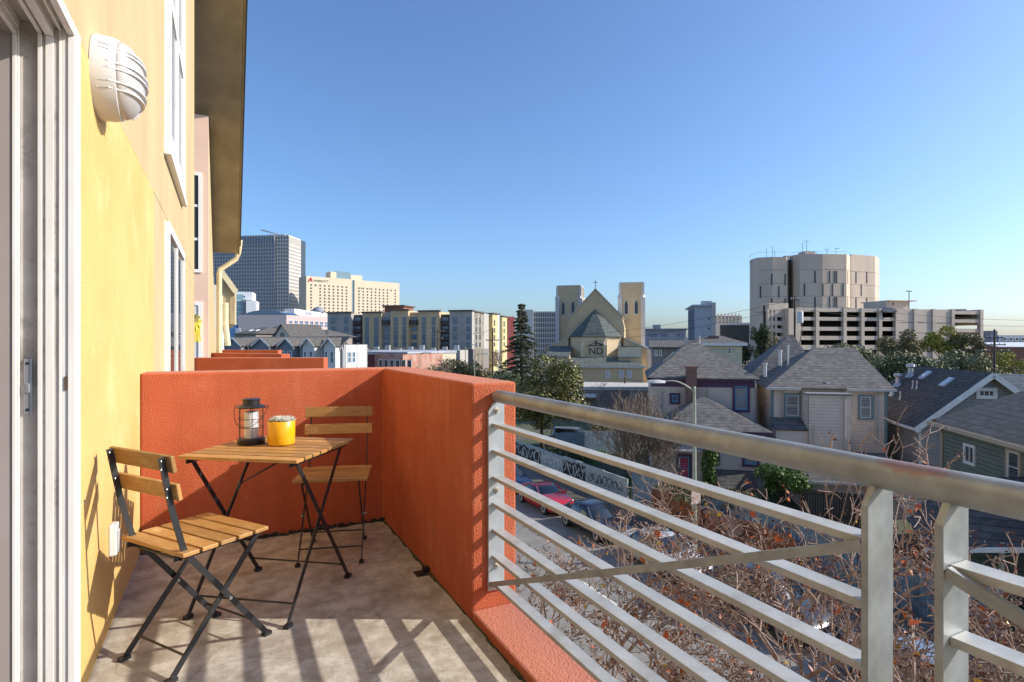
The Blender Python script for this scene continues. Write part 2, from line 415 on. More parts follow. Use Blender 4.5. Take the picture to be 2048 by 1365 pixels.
# openings: neighbour's sliding door, upper window, pink wall's window and door
def bwin(ax, pos, out, a0, a1, z0, z1, **k):
    b0 = len(bpy.data.objects)
    w = window(None, ax, pos, out, a0, a1, z0, z1, **k)
    for o in [w] + list(w.children):
        for v in o.data.vertices: v.co = v.co - Vector((W, 0, GZ)) if o == w or True else v.co
    w.parent = bld
    return w
bwin('y', W, 1, 5.45, 7.40, .05, 2.24, fm=JAMB, fw=.075, dep=.035, mull=(1, 0), gm=mat('reflecting door glass', (.07, .08, .09), .03, spec=1.0))
bwin('y', W, 1, 5.45, 7.40, 2.84, 5.6, fm=JAMB, fw=.16, dep=.04, mull=(1, 1), gm=mat('pale shade behind glass', (.30, .32, .33), .15))
m = MB(); m.box(W, W + .05, 5.40, 7.45, 2.78, 2.84); m.build('sill', JAMB, bld, world=True)
bwin('x', 12.5, -1, -1.15, -.44, 2.58, 4.5, fm=JAMB, fw=.06, dep=.03, mull=(0, 2))
d_ = bwin('x', 12.5, -1, -1.15, -.43, .02, 2.02, fm=JAMB, fw=.07, dep=.03, mull=(0, 0), gm=mat('pale door leaf', (.62, .62, .6), .4))
d_.name = 'door'
g = random.Random(4)
m = MB()
for i in range(9):
    a = 2 * PI * i / 9; m.add([(-.545, 12.42, 1.62), (-.545 + .11 * math.cos(a), 12.40, 1.62 + .16 * math.sin(a)), (-.545 + .10 * math.cos(a + .5), 12.43, 1.62 + .15 * math.sin(a + .5))], [(0, 1, 2)])
for i in range(4): m.bar((-.55 + .02 * i, 12.42, 1.6), (-.57 + .035 * i, 12.41, 1.25), .025, .004, (0, 1, 0))
bow = m.build('ribbon_bow', mat('yellow ribbon', (.8, .62, .03), .5), None)
tag(bow, 'yellow ribbon bow hanging on the far white door', 'bow')

# the door the camera stands in
dr = thing('door_frame', 'white vinyl sliding door frame at the left edge of the picture', 'door frame', (-.55, 2.36, 0))
def strip(x0, x1, y0, zt, mt, nm='jamb_strip'):
    m = MB(); m.box(x0, x1, y0, 2.418, 0, zt); m.build(nm, mt, dr, world=True, bevel=.0015)
    m = MB(); m.box(x0, x1, -.34, 2.418, zt + .0006, 2.30); m.build('head_strip', mt, dr, world=True, bevel=.0015)
strip(-.4715, -.452, 2.336, 2.262, JAMB)
strip(-.488, -.472, 2.3405, 2.29, JAMB)
strip(-.496, -.4885, 2.3385, 2.272, JAMB)
strip(-.508, -.4965, 2.3435, 2.28, DIRTV)
strip(-.531, -.5085, 2.3375, 2.248, JAMB)
strip(-.5385, -.5315, 2.3435, 2.262, DIRTV)
strip(-.551, -.539, 2.338, 2.25, JAMB)
strip(-.600, -.5515, 2.360, 2.29, DIRTV)
strip(-.6045, -.6005, 2.350, 2.26, JAMB)
strip(-.616, -.605, 2.341, 2.236, JAMB)
m = MB(); m.box(-.589, -.569, 2.352, 2.3595, 1.015, 1.195); m.box(-.585, -.573, 2.347, 2.3518, 1.085, 1.115)
st_ = m.build('strike_plate', mat('zinc strike plate', (.55, .56, .58), .35, metal=.7), dr, world=True, bevel=.002)
for z in (1.03, 1.18): MB().tube([(-.579 + .55, 2.350 - 2.36, z), (-.579 + .55, 2.353 - 2.36, z)], .0045, 8).build('screw', BLACKM, st_)
m = MB(); m.box(-.4795, -.4735, 2.337, 2.3415, 1.09, 1.135); m.build('latch_slot', mat('rusty slot', (.12, .06, .03), .7), dr, world=True)
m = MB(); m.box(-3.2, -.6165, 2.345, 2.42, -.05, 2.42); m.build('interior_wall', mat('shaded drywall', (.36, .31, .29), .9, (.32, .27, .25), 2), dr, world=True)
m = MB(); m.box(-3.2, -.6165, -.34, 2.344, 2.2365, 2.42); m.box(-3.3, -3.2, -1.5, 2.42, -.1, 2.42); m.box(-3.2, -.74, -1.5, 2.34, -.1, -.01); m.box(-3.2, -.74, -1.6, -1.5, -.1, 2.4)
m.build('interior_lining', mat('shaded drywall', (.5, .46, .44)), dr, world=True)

fl = MB().box(W, 1.206, -2.0, 4.19, -.25, 0).build('balcony_floor', CONC)
tag(fl, 'stained concrete balcony floor', kind='structure')
nt = CONC.node_tree; N_, L_ = nt.nodes, nt.links
vo = N_.new('ShaderNodeTexVoronoi'); vo.feature = 'DISTANCE_TO_EDGE'; vo.inputs['Scale'].default_value = 1.1
tc_ = N_.new('ShaderNodeTexCoord'); nz_ = N_.new('ShaderNodeTexNoise'); nz_.inputs['Scale'].default_value = 2.5; nz_.inputs['Detail'].default_value = 6
L_.new(tc_.outputs['Object'], nz_.inputs['Vector'])
va = N_.new('ShaderNodeVectorMath'); va.operation = 'MULTIPLY_ADD'; va.inputs[1].default_value = (.5, .5, .5); L_.new(nz_.outputs[1], va.inputs[0]); L_.new(tc_.outputs['Object'], va.inputs[2]); L_.new(va.outputs[0], vo.inputs['Vector'])
cr = N_.new('ShaderNodeMapRange'); cr.inputs[1].default_value = .001; cr.inputs[2].default_value = .006; cr.inputs[3].default_value = .78; cr.inputs[4].default_value = 1; L_.new(vo.outputs[0], cr.inputs[0])
r3_ = [n for n in N_ if n.type == 'MAP_RANGE' and abs(n.inputs[1].default_value - .52) < 1e-4][0]; r3_.inputs[1].default_value = .44; r3_.inputs[2].default_value = .66
bs_ = N_['Principled BSDF']; src = bs_.inputs['Base Color'].links[0].from_socket
vs_ = N_.new('ShaderNodeVectorMath'); vs_.operation = 'SCALE'; L_.new(src, vs_.inputs[0]); L_.new(cr.outputs[0], vs_.inputs['Scale']); L_.new(vs_.outputs[0], bs_.inputs['Base Color'])

PE = 2.37
par = thing('balcony_parapet', 'terracotta red stucco parapet around the balcony with rusty orange inner side', 'parapet', (.98, 3.97, 0))
m = MB(); m.prism([(W + .001, 3.97), (.98, 3.97), (.98, PE), (1.206, PE), (1.206, 4.19), (W + .001, 4.19)], -.02, 1.064)
m.build('wall', RED, par, world=True, bevel=.012)
m = MB(); m.box(.98, 1.206, -1.9, PE - .001, -.02, .042); m.build('kerb', RED, par, world=True, bevel=.01)
g = random.Random(7); m = MB()
n = 46
for i in range(n):
    x0, x1 = W + .002 + (1.438) * i / n, W + .002 + 1.438 * (i + 1) / n
    a, b = .006 + g.random() * .03, .004 + g.random() * .022
    m.box(x0, x1, 3.97 - a, 3.972, -.004, b)
m.build('sealant', SEAL, par, world=True)
m = MB()
for i in range(70):
    y0 = 3.95 - 5.6 * i / 70; a = .003 + g.random() * .014
    m.box(.98 - a, .983, y0 - .08, y0, -.004, .003 + g.random() * .007)
m.build('sealant', mat('mossy joint', (.10, .085, .03), .95, (.03, .03, .02), 30, .5), par, world=True)
dn = MB().box(.90, .968, 2.93, 3.0, .0005, .006).box(.945, .979, 2.955, 2.99, .006, .03).build('floor_drain', BLACKM)
tag(dn, 'small black scupper drain in the floor by the red parapet', 'drain')

# neighbours' parapets beyond
def far_par(label, u0, u1, d0, d1, ztop, th, red=RED):
    p, q = pix(u0, 700, d0), pix(u1, 700, d1)
    v = (q - p); v.z = 0; v.normalize(); n_ = Vector((-v.y, v.x, 0)) * th
    o = thing('neighbour_parapet', label, 'parapet', (p.x, p.y, 0), group='red parapets of the neighbouring balconies')
    MB().prism([(p.x, p.y), (q.x, q.y), (q.x + n_.x, q.y + n_.y), (p.x + n_.x, p.y + n_.y)], -1.2, ztop).build('wall', red, o, world=True, bevel=.012)
    return o
far_par('dark red shaded parapet directly behind the balcony with the table', 388, 648, 8.9, 8.9, 1.0, .2)
far_par('sunlit salmon parapet behind the dark red shaded one', 417, 562, 12.9, 11.6, 1.0, .22)
far_par('farthest thin red parapet near the cream downspout', 432, 556, 17.5, 17.2, 1.0, .22)

# railing
rl = thing('balcony_railing', 'galvanised steel railing with flat horizontal bars and a round top rail', 'railing', (1.1, PE, .042))
RX = 1.10
m = MB(); m.tube([(RX, PE - .004, .985), (RX, PE - .012, 1.0), (RX, PE - .03, 1.003), (RX, 1.0, 1.003), (RX, -1.85, 1.003)], [.018, .026, .029, .029, .029], 20)
RAILM = mat('galvanised pipe with a rust patch', (.37, .395, .40), .5, (.25, .265, .265), 11, .5, metal=.45, detail=10, col3=(.30, .29, .255), scale3=6)
N_, L_ = RAILM.node_tree.nodes, RAILM.node_tree.links; src = N_['Principled BSDF'].inputs['Base Color'].links[0].from_socket
tc_ = N_.new('ShaderNodeTexCoord'); sb = N_.new('ShaderNodeVectorMath'); sb.operation = 'SUBTRACT'; sb.inputs[1].default_value = (-.012, .585 - PE, .987); L_.new(tc_.outputs['Object'], sb.inputs[0])
dv = N_.new('ShaderNodeVectorMath'); dv.operation = 'MULTIPLY'; dv.inputs[1].default_value = (1, .32, 1); L_.new(sb.outputs[0], dv.inputs[0])
nz_ = N_.new('ShaderNodeTexNoise'); nz_.inputs['Scale'].default_value = 60; L_.new(tc_.outputs['Object'], nz_.inputs['Vector'])
ln_ = N_.new('ShaderNodeVectorMath'); ln_.operation = 'LENGTH'; L_.new(dv.outputs[0], ln_.inputs[0])
ma = N_.new('ShaderNodeMath'); ma.operation = 'MULTIPLY_ADD'; ma.inputs[1].default_value = .018; L_.new(nz_.outputs[0], ma.inputs[0]); L_.new(ln_.outputs['Value'], ma.inputs[2])
mr = N_.new('ShaderNodeMapRange'); mr.inputs[1].default_value = .032; mr.inputs[2].default_value = .024; mr.inputs[4].default_value = .55; L_.new(ma.outputs[0], mr.inputs[0])
mx = N_.new('ShaderNodeMix'); mx.data_type = 'RGBA'; mx.inputs[7].default_value = (.30, .10, .055, 1); L_.new(mr.outputs[0], mx.inputs[0]); L_.new(src, mx.inputs[6]); L_.new(mx.outputs[2], N_['Principled BSDF'].inputs['Base Color'])
m.build('top_rail', RAILM, rl, world=True, smooth=50)
def flat(y0, y1, z0, z1, nm, mt):
    m = MB(); m.ext([(1.057, y1, z0), (1.137, y1, z0), (1.137, y1, z1 - .0), (1.085, y1, z1), (1.057, y1, z1 - .04)], (0, y0 - y1, 0))
    return m.build(nm, mt, rl, world=True, bevel=.002)
pl = flat(PE - .014, PE - .002, .12, .975, 'wall_plate', GALVP)
for z in (.937, .575, .232):
    m = MB(); c = (1.098, PE - .014, z)
    for a in range(1): m.tube([(c[0], c[1], c[2]), (c[0], c[1] - .004, c[2])], .016, 10)
    m.tube([(c[0], c[1] - .004, c[2]), (c[0], c[1] - .013, c[2])], .010, 6); m.tube([(c[0], c[1] - .013, c[2]), (c[0], c[1] - .022, c[2])], .006, 6)
    m.build('bolt', mat('pale galvanised bolt', (.62, .6, .55), .5, (.4, .36, .3), 60, metal=.3), pl, world=False)
    ob = bpy.data.objects[-1] if False else None
for o in [c for c in COL.objects if c.parent == pl]:
    for v in o.data.vertices: v.co = v.co - Vector((1.1, PE, .042))
flat(.648, .661, .045, .985, 'post', GALV)
flat(.524, .538, .045, .985, 'post', GALV)
flat(-1.62, -1.606, .045, .985, 'post', GALV)
BARM = mat('pale weathered galvanised bar', (.46, .47, .465), .5, (.38, .385, .375), 9, .5, metal=.3, detail=10, col3=(.32, .315, .29), scale3=6)
for i in range(7):
    zt = .879 - .12 * i
    for (ya, yb) in ((.6615, PE - .0145), (-1.6055, .5235)):
        MB().box(1.076, 1.124, ya, yb, zt - .016, zt).build('bar', BARM, rl, world=True, bevel=.0015)
MB().bar((1.067, PE - .016, .150), (1.067, .662, .868), .012, .021).build('brace', GALV, rl, world=True)
MB().bar((1.067, .523, .868), (1.067, -1.60, .150), .012, .021).build('brace', GALV, rl, world=True)

# ------------------------------------------------------------------ folding bistro set
def make_chair(label, loc, rz):
    t = thing('folding_chair', label, 'chair', loc, rz, 'wooden folding bistro chairs')
    for sx in (-1, 1):
        x = .172 * sx
        pts = [(x, -.245, .835), (x, -.205, .63), (x, -.165, .485), (x, -.150, .455), (x, .195, .012)]
        m = MB()
        for p, q in zip(pts[:-1], pts[1:]): m.bar(p, q, .006, .022, (0, 1, .4))
        m.box(x - .012, x + .012, .18, .215, 0, .014); m.build('back_leg', BLACKM, t)
        x2 = .155 * sx; m = MB()
        m.bar((x2, .175, .452), (x2, -.195, .012), .006, .022, (0, 1, -.4)); m.box(x2 - .012, x2 + .012, -.22, -.18, 0, .014); m.build('front_leg', BLACKM, t)
        m = MB(); m.bar((x2, -.19, .447), (x2, .185, .447), .006, .020); m.build('seat_rail', BLACKM, t)
        for (yy, zz) in ((-.150, .455), (.022, .228)): MB().tube([(x - .008 * sx, yy, zz), (x + .012 * sx, yy, zz)], .007, 8).build('pivot', mat('steel pivot', (.4, .4, .4), .35, metal=.8), t)
    for (y, z) in ((.150, .078), (-.150, .075), (-.168, .440)):
        w = .170 if y > 0 or z > .3 else .153
        m = MB(); m.tube([(-w, y, z), (w, y, z)], .0045, 6); m.build('cross_rod', BLACKM, t)
    for i in range(5):
        y0 = -.185 + i * .0755
        MB().box(-.205, .205, y0, y0 + .064, .458, .474).build('seat_slat', WOOD, t, bevel=.003)
    for (z, y) in ((.775, -.2195), (.670, -.199)):
        m = MB(); m.ext([(-.205, y, z), (.205, y, z), (.205, y - .012, z + .062), (-.205, y - .012, z + .062)], (0, .015, .003))
        s_ = m.build('back_slat', WOOD, t, bevel=.003)
        for sx in (-1, 1):
            for dz in (.015, .045): MB().tube([(.172 * sx, y - .026, z + dz), (.172 * sx, y - .0275, z + dz)], .005, 8).build('screw', mat('steel pivot', (.4, .4, .4)), s_)
    return t
make_chair('wooden folding bistro chair in the foreground beside the yellow wall', (-.110, 2.672, 0), R(-55.2))
make_chair('wooden folding bistro chair in shade at the back corner behind the table', (.571, 3.507, 0), R(163.3))

tb = thing('bistro_table', 'square folding bistro table with wooden slats on crossed black legs', 'table', (.20, 3.032, 0), R(-36.2))
for i in range(8):
    y0 = -.2825 + i * .0723
    MB().box(-.2925, .2925, y0, y0 + .060, .719, .735).build('slat', WOOD, tb, bevel=.003)
for sx in (-1, 1):
    for k, (x, ya, yb) in enumerate(((.262, -.225, .272), (.245, .225, -.272))):
        m = MB(); m.bar((x * sx, ya, .705), (x * sx, yb, .014), .006, .020, (0, 1, .3 if yb > 0 else -.3))
        m.box(x * sx - .012, x * sx + .012, yb - .02, yb + .02, 0, .016); m.build('leg', BLACKM, tb)
    m = MB(); m.box(.2535 * sx - .003, .2535 * sx + .003, -.275, .275, .698, .7185); m.build('top_rail', BLACKM, tb)
    m = MB(); m.tube([(.24 * sx, 0, .36), (.268 * sx, 0, .36)], .007, 8); m.build('pivot', BLACKM, tb)
for (y, w) in ((-.228, .245), (.228, .262)):
    m = MB(); m.tube([(-w, y, .085), (w, y, .085)], .0045, 6); m.build('cross_rod', BLACKM, tb)
m = MB(); m.tube([(-.245, .1, .52), (.06, .2, .70)], .0045, 6); m.build('stay', BLACKM, tb)

# lantern
ln = thing('candle_lantern', 'black wire lantern with glass and a white candle on the table', 'lantern', (.108, 3.165, .735))
DARKM = mat('dark bronze metal', (.035, .032, .032), .38, metal=.4)
m = MB(); m.lathe([(.062, 0), (.065, .004), (.065, .026), (.060, .030), (.05, .030)], 32); m.build('base', DARKM, ln, smooth=40)
m = MB(); m.lathe([(.066, .182), (.069, .186), (.060, .193), (.042, .200)], 32); m.lathe([(.040, .200), (.040, .219), (.043, .221), (.043, .226), (.03, .229)], 28); m.build('lid', DARKM, ln, smooth=40)
m = MB(); m.lathe([(.032, .031), (.033, .034), (.033, .160), (.028, .163), (.004, .160)], 28); m.build('candle', mat('white candle wax', (.78, .76, .74), .5, (.7, .67, .66), 20), ln, smooth=40)
gm_ = mat('thin clear glass', (.95, .97, .97), .02); N_, L_ = gm_.node_tree.nodes, gm_.node_tree.links
tr_, mxs = N_.new('ShaderNodeBsdfTransparent'), N_.new('ShaderNodeMixShader'); tr_.inputs[0].default_value = (.96, .97, .97, 1); mxs.inputs[0].default_value = .07
gl_ = N_.new('ShaderNodeBsdfGlossy'); gl_.inputs['Roughness'].default_value = .03
L_.new(tr_.outputs[0], mxs.inputs[1]); L_.new(gl_.outputs[0], mxs.inputs[2]); L_.new(mxs.outputs[0], N_['Material Output'].inputs[0])
m = MB(); b0 = 28
for k in range(b0):
    a0, a1 = 2 * PI * k / b0, 2 * PI * (k + 1) / b0
    m.add([(.052 * math.cos(a0), .052 * math.sin(a0), .031), (.052 * math.cos(a1), .052 * math.sin(a1), .031), (.052 * math.cos(a1), .052 * math.sin(a1), .181), (.052 * math.cos(a0), .052 * math.sin(a0), .181)], [(0, 1, 2, 3)])
m.build('glass', gm_, ln, smooth=True)
m = MB()
for k in range(6): a = 2 * PI * k / 6 + .55; m.tube([(.061 * math.cos(a), .061 * math.sin(a), .028), (.061 * math.cos(a), .061 * math.sin(a), .184)], .0016, 5)
for z in (.085, .128): m.tube([(.061 * math.cos(2 * PI * k / 24), .061 * math.sin(2 * PI * k / 24), z) for k in range(25)], .0016, 5, cap=False)
m.build('wire_cage', DARKM, ln)
ax_ = Vector((CT, -ST, 0)); m = MB()
hp = [ax_ * (.082 * math.cos(t)) + Vector((ST, CT, 0)) * -.064 * math.sin(-t) * .0 + Vector((-ST, -CT, 0)) * .066 * math.sin(t) + Vector((0, 0, .186 - .095 * math.sin(t))) for t in [PI * i / 14 for i in range(15)]]
m.tube(hp, .0016, 5)
for s_ in (-1, 1):
    c = ax_ * .078 * s_ + Vector((0, 0, .188)); m.tube([c + Vector((.0, 0, .008 * math.sin(t))) + ax_ * (.008 * math.cos(t)) for t in [2 * PI * i / 10 for i in range(11)]], .0016, 5, cap=False)
m.build('handle', DARKM, ln)
# pot with succulent
pt = thing('succulent_pot', 'glossy yellow ceramic pot with a small pale succulent on the table', 'pot', (.242, 3.07, .735))
m = MB(); m.lathe([(.052, 0), (.060, .003), (.064, .010), (.065, .118), (.063, .120), (.060, .118), (.059, .104), (.01, .103)], 40)
m.build('pot', mat('yellow glazed ceramic', (.80, .40, .008), .28, spec=.5), pt, smooth=50)
m = MB(); m.lathe([(.059, .1035), (.03, .108), (.005, .11)], 24); m.build('soil', mat('potting grit', (.10, .08, .06), .95, (.3, .28, .25), 150), pt)
SUC = mat('pale succulent', (.46, .50, .43), .5, (.62, .63, .56), 40, .5)
g = random.Random(3)
for (cx, cy, rr, nn) in ((-.012, 0, .052, 34), (.030, .012, .048, 30), (-.036, .018, .034, 20), (.018, -.028, .038, 22)):
    m = MB()
    for i in range(nn):
        a = i * 2.4; e = .25 + 1.1 * (i / nn); L = rr * (1 - .35 * i / nn)
        d = Vector((math.cos(a) * math.cos(e), math.sin(a) * math.cos(e), math.sin(e))); s_ = Vector((-math.sin(a), math.cos(a), 0)) * L * .13
        c = Vector((cx, cy, .113))
        up = s_.cross(d).normalized() * L * .12
        m.add([c, c + d * L * .55 + s_, c + d * L, c + d * L * .55 - s_, c + d * L * .5 + up, c + d * L * .5 - up], [(0, 1, 4), (1, 2, 4), (2, 3, 4), (3, 0, 4), (1, 0, 5), (2, 1, 5), (3, 2, 5), (0, 3, 5)])
    m.build('rosette', SUC, pt)

# bulkhead lamp on the wall
lp = thing('wall_lamp', 'round white bulkhead lamp with horizontal grille fins on the wall', 'lamp', (W, 2.752, 2.295))
LW = mat('white lamp housing', (.60, .59, .58), .4)
m = MB(); m.lathe([(.160, 0), (.161, .01), (.158, .055), (.152, .078), (.149, .080)], 48, axis='x'); m.build('housing', LW, lp, smooth=40)
m = MB(); pr = [(.147 * math.cos(t), .078 + .082 * math.sin(t)) for t in [PI / 2 * i / 10 for i in range(11)]]; pr[-1] = (.001, .16)
m.lathe(pr, 48, axis='x'); m.build('lens', mat('opal lens', (.52, .50, .48), .3, (.47, .45, .43), 5), lp, smooth=True)
def dome(y, z, lift):
    q = min(1, (y * y + z * z) / (.147 ** 2)); return .078 + .082 * math.sqrt(max(0, 1 - q)) + lift
for zc in (.078, .058, .012, -.010, -.055, -.078):
    hw = math.sqrt(.159 ** 2 - zc * zc); m = MB(); P_ = []
    for i in range(23):
        y = -hw + 2 * hw * i / 22
        P_.append((y, dome(y, zc, .004) if y * y + zc * zc < .1465 ** 2 else .05 + .028 * (1 - (math.hypot(y, zc) - .1465) / .0125)))
    vs, fs = [], []
    for (y, x) in P_: vs += [(x - .03, y, zc - .007), (x + .006, y, zc - .003), (x + .006, y, zc + .003), (x - .03, y, zc + .007)]
    for i in range(22):
        for k in range(4): fs.append((i * 4 + k, i * 4 + (k + 1) % 4, (i + 1) * 4 + (k + 1) % 4, (i + 1) * 4 + k))
    m.add(vs, fs); m.build('fin', LW, lp)
m = MB(); m.tube([(dome(0.149 * 0, .0, .0), 0, 0)] * 2, .001, 4); P_ = []
rim = [(.062 + .104 * math.sin(t), .118 * 0 + .02, .135 * math.cos(t)) for t in [PI * i / 16 for i in range(17)]]
m = MB(); m.tube([(dome(.085, .11 * math.cos(PI * i / 16), .002), .085 * 1, .118 * math.cos(PI * i / 16)) for i in range(17)], .005, 6); m.build('rim', LW, lp, smooth=True)
# outlet cover
oc = thing('outlet_cover', 'white weatherproof outlet cover on the yellow wall beside the chair', 'outlet cover', (W, 3.02, .385))
MB().prism([(0, -.038), (.03, -.030), (.03, .030), (0, .038)], -.068, .068).build('cover', mat('white plastic', (.62, .62, .60), .4), oc, bevel=.006)
MB().box(.0305, .036, -.022, .022, -.055, .04).build('flap', mat('translucent grey plastic', (.55, .56, .56), .3), oc, bevel=.003)
# ------------------------------------------------------------------ ground, road, pavements
ASPH = mat('worn asphalt', (.23, .215, .195), .92, (.17, .16, .145), 1.4, .5, bump=.3, bscale=40, col3=(.29, .27, .245), scale3=.5)
PAVE = mat('dirty concrete pavement', (.30, .275, .24), .9, (.22, .20, .17), 1.2, .5, bump=.2, bscale=30, col3=(.16, .14, .11), scale3=.6)
EARTH = mat('bare earth and weeds', (.10, .085, .055), .95, (.05, .075, .025), .35, .6, bump=.4, bscale=10, ramp=(.4, .6))
FARG = mat('city ground', (.15, .145, .13), .95, (.10, .11, .075), .03, .5)
gd = MB().box(-900, 1500, -600, 1900, GZ - .6, GZ - .02).build('ground', FARG); tag(gd, kind='structure')
RX0, RX1 = 7.6, 17.55          # kerb lines of the street along the balcony
rd = MB().box(RX0, RX1, -40, 170, GZ - .02, GZ).build('road', ASPH); tag(rd, kind='structure')
cs = thing('cross_street', 'side street crossing beyond the parked cars', 'road', (0, 0, GZ), 0, kind='structure')
a = R(-38.7); ex, ey = (math.cos(a), math.sin(a)), (-math.sin(a), math.cos(a))
p0 = pix(985, 700, 128)
def strip_poly(p, d, n, l0, l1, w0, w1): return [(p.x + d[0] * l + n[0] * w, p.y + d[1] * l + n[1] * w) for (l, w) in ((l0, w0), (l1, w0), (l1, w1), (l0, w1))]
c1 = MB().prism(strip_poly(p0, ex, ey, -140, 120, -7, 7), GZ - .02, GZ + .004).build('road', ASPH, cs, world=True)
m = MB()
for i in range(-10, 9): m.prism(strip_poly(p0, ex, ey, i * 8, i * 8 + 3, -.08, .08), GZ + .0045, GZ + .008)
m.build('lane_marking', mat('road paint', (.6, .58, .5), .8), cs, world=True, kind='stuff')
yd = gnd(1180, 862)
c2 = MB().prism(strip_poly(yd, ex, ey, -16, 24, -4.2, 4.2), GZ - .02, GZ + .003).build('road', ASPH, cs, world=True, label='car park behind the blue fence')
sw = MB().box(3.2, RX0 - .15, -40, 170, GZ - .02, GZ + .13).build('pavement', PAVE); tag(sw, kind='structure')
sw = MB().box(RX1 + .15, 21.2, -40, 120, GZ - .02, GZ + .12).build('pavement', mat('dusty dark pavement', (.15, .135, .115), .95, (.09, .08, .06), .8, .5, bump=.3, bscale=20, col3=(.07, .075, .04), scale3=.7)); tag(sw, kind='structure')
for x in (RX0 - .15, RX1):
    k = MB().box(x, x + .15, -40, 150, GZ - .02, GZ + .14).build('kerb', PAVE); tag(k, kind='structure')
yd_ = MB().box(21.25, 70, -30, 62, GZ - .02, GZ + .03).build('yard_ground', EARTH); tag(yd_, kind='structure')
lot = MB().box(1.4, 3.2, -40, 120, GZ - .02, GZ + .05).build('planting_strip', EARTH); tag(lot, kind='structure')
mk = MB()
for i in range(18): mk.box(12.5, 12.62, -20 + i * 9, -17 + i * 9, GZ + .001, GZ + .004)
o = mk.build('lane_marking', mat('road paint', (.6, .58, .5), .8)); tag(o, kind='structure')
# tar-sealed cracks in the asphalt
g = random.Random(12); m = MB()
for i in range(26):
    x, y = 8 + g.random() * 7, 6 + g.random() * 40; q = [(x, y)]
    for k in range(7): x += g.uniform(-.9, .9); y += g.uniform(-.5, .7); q.append((x, y))
    for p_, q_ in zip(q[:-1], q[1:]):
        dx, dy = q_[0] - p_[0], q_[1] - p_[1]; l = math.hypot(dx, dy) + 1e-6; nx, ny = -dy / l * .02, dx / l * .02
        m.add([(p_[0] - nx, p_[1] - ny, GZ + .0045), (q_[0] - nx, q_[1] - ny, GZ + .0045), (q_[0] + nx, q_[1] + ny, GZ + .0045), (p_[0] + nx, p_[1] + ny, GZ + .0045)], [(0, 1, 2, 3)])
tag(m.build('asphalt_cracks', mat('crack tar', (.03, .03, .03), .7)), kind='structure')

# ------------------------------------------------------------------ fences and walls along the far pavement
FXX = 21.2
BLUEF = mat('peeling blue fence paint', (.10, .19, .28), .8, (.20, .26, .30), 2.5, .5, stretch=(3, 3, .4), col3=(.05, .08, .10), scale3=1.2)
def slat_fence(label, p, q, h, sw=.11, gap=.012, mt=BLUEF, th=.03):
    p, q = Vector((p[0], p[1], GZ)), Vector((q[0], q[1], GZ)); d = (q - p); L = d.length
    t = thing('slat_fence', label, 'fence', p, math.atan2(d.y, d.x)); g = random.Random(int(L * 100)); x = 0; m = MB()
    while x < L:
        hh = h + g.uniform(-.04, .04); m.box(x, x + sw, g.uniform(0, .015), th, .03, hh); x += sw + gap * g.uniform(.4, 2)
    m.build('slats', mt, t, kind='stuff')
    for z in (.35, h - .3): MB().box(0, L, th + .001, th + .05, z, z + .09).build('rail', mt, t)
    for i in range(int(L / 2.4) + 1): MB().box(i * 2.4, i * 2.4 + .09, th + .051, th + .14, 0, h).build('post', mt, t)
    return t
# graffiti wall with painted lettering
gw = thing('graffiti_wall', 'low pale wall covered with black and white graffiti behind the parked cars', 'wall', (FXX, 26, GZ))
PALEW = mat('tagged pale wall paint', (.36, .42, .44), .9, (.22, .27, .30), 1.6, .6, col3=(.50, .50, .47), scale3=.8)
for i in range(9):
    y0 = 27.2 + i * 2.4; MB().box(FXX, FXX + .12, y0, y0 + 2.385, GZ, GZ + 1.35 + .04 * (i % 3)).build('panel', PALEW, gw, world=True)
g = random.Random(21)
BLK, WHT = mat('black spray paint', (.02, .02, .022), .6), mat('white spray paint', (.62, .63, .62), .6)
def scrawl(y0, y1, z0, z1, mt_bg, strokes, colr, seed):
    g = random.Random(seed); x = FXX - .002
    if mt_bg:
        n = 18; top = [(x, y0 + (y1 - y0) * i / n, z1 - g.random() * .22) for i in range(n + 1)]; bot = [(x, y0 + (y1 - y0) * i / n, z0 + g.random() * .18) for i in range(n + 1)]
        MB().ext(top + bot[::-1], (-.003, 0, 0)).build('graffiti', mt_bg, gw, world=True)
    m = MB()
    for k in range(strokes):
        yc = y0 + (y1 - y0) * (k + .5) / strokes; w = (y1 - y0) / strokes * .55; q = []
        ph = g.random() * 6
        for i in range(9):
            t = i / 8 * PI * 1.7 + ph; q.append((x - .006, yc + w * math.cos(t) * g.uniform(.6, 1.1), (z0 + z1) / 2 + (z1 - z0) * .36 * math.sin(t * g.choice((1, 1, 2)))))
        for a_, b_ in zip(q[:-1], q[1:]): m.bar(a_, b_, .006, .055, (0, .3, 1))
    m.build('graffiti', colr, gw, world=True)
scrawl(37.6, 43.2, GZ + .15, GZ + 1.3, BLK, 6, WHT, 1)
scrawl(34.6, 37.4, GZ + .25, GZ + 1.2, None, 6, WHT, 2)
scrawl(31.6, 34.4, GZ + .10, GZ + 1.32, BLK, 4, WHT, 3)
scrawl(27.6, 31.2, GZ + .3, GZ + 1.15, None, 7, BLK, 4)
MB().ext([(FXX - .004, 44.6, GZ + .5), (FXX - .004, 46.2, GZ + .4), (FXX - .004, 46.4, GZ + 1.25), (FXX - .004, 44.9, GZ + 1.3)], (-.004, 0, 0)).build('graffiti', mat('acid yellow spray paint', (.35, .38, .04), .7, (.2, .26, .05), 3), gw, world=True)
PLY = mat('rust brown painted plywood', (.28, .11, .045), .85, (.17, .06, .03), 1.4, .5, stretch=(1, 1, .4), col3=(.36, .30, .29), scale3=.45)
pw = thing('plywood_hoarding', 'rust brown painted plywood hoarding below the lamp post', 'hoarding', (FXX - .5, 17, GZ))
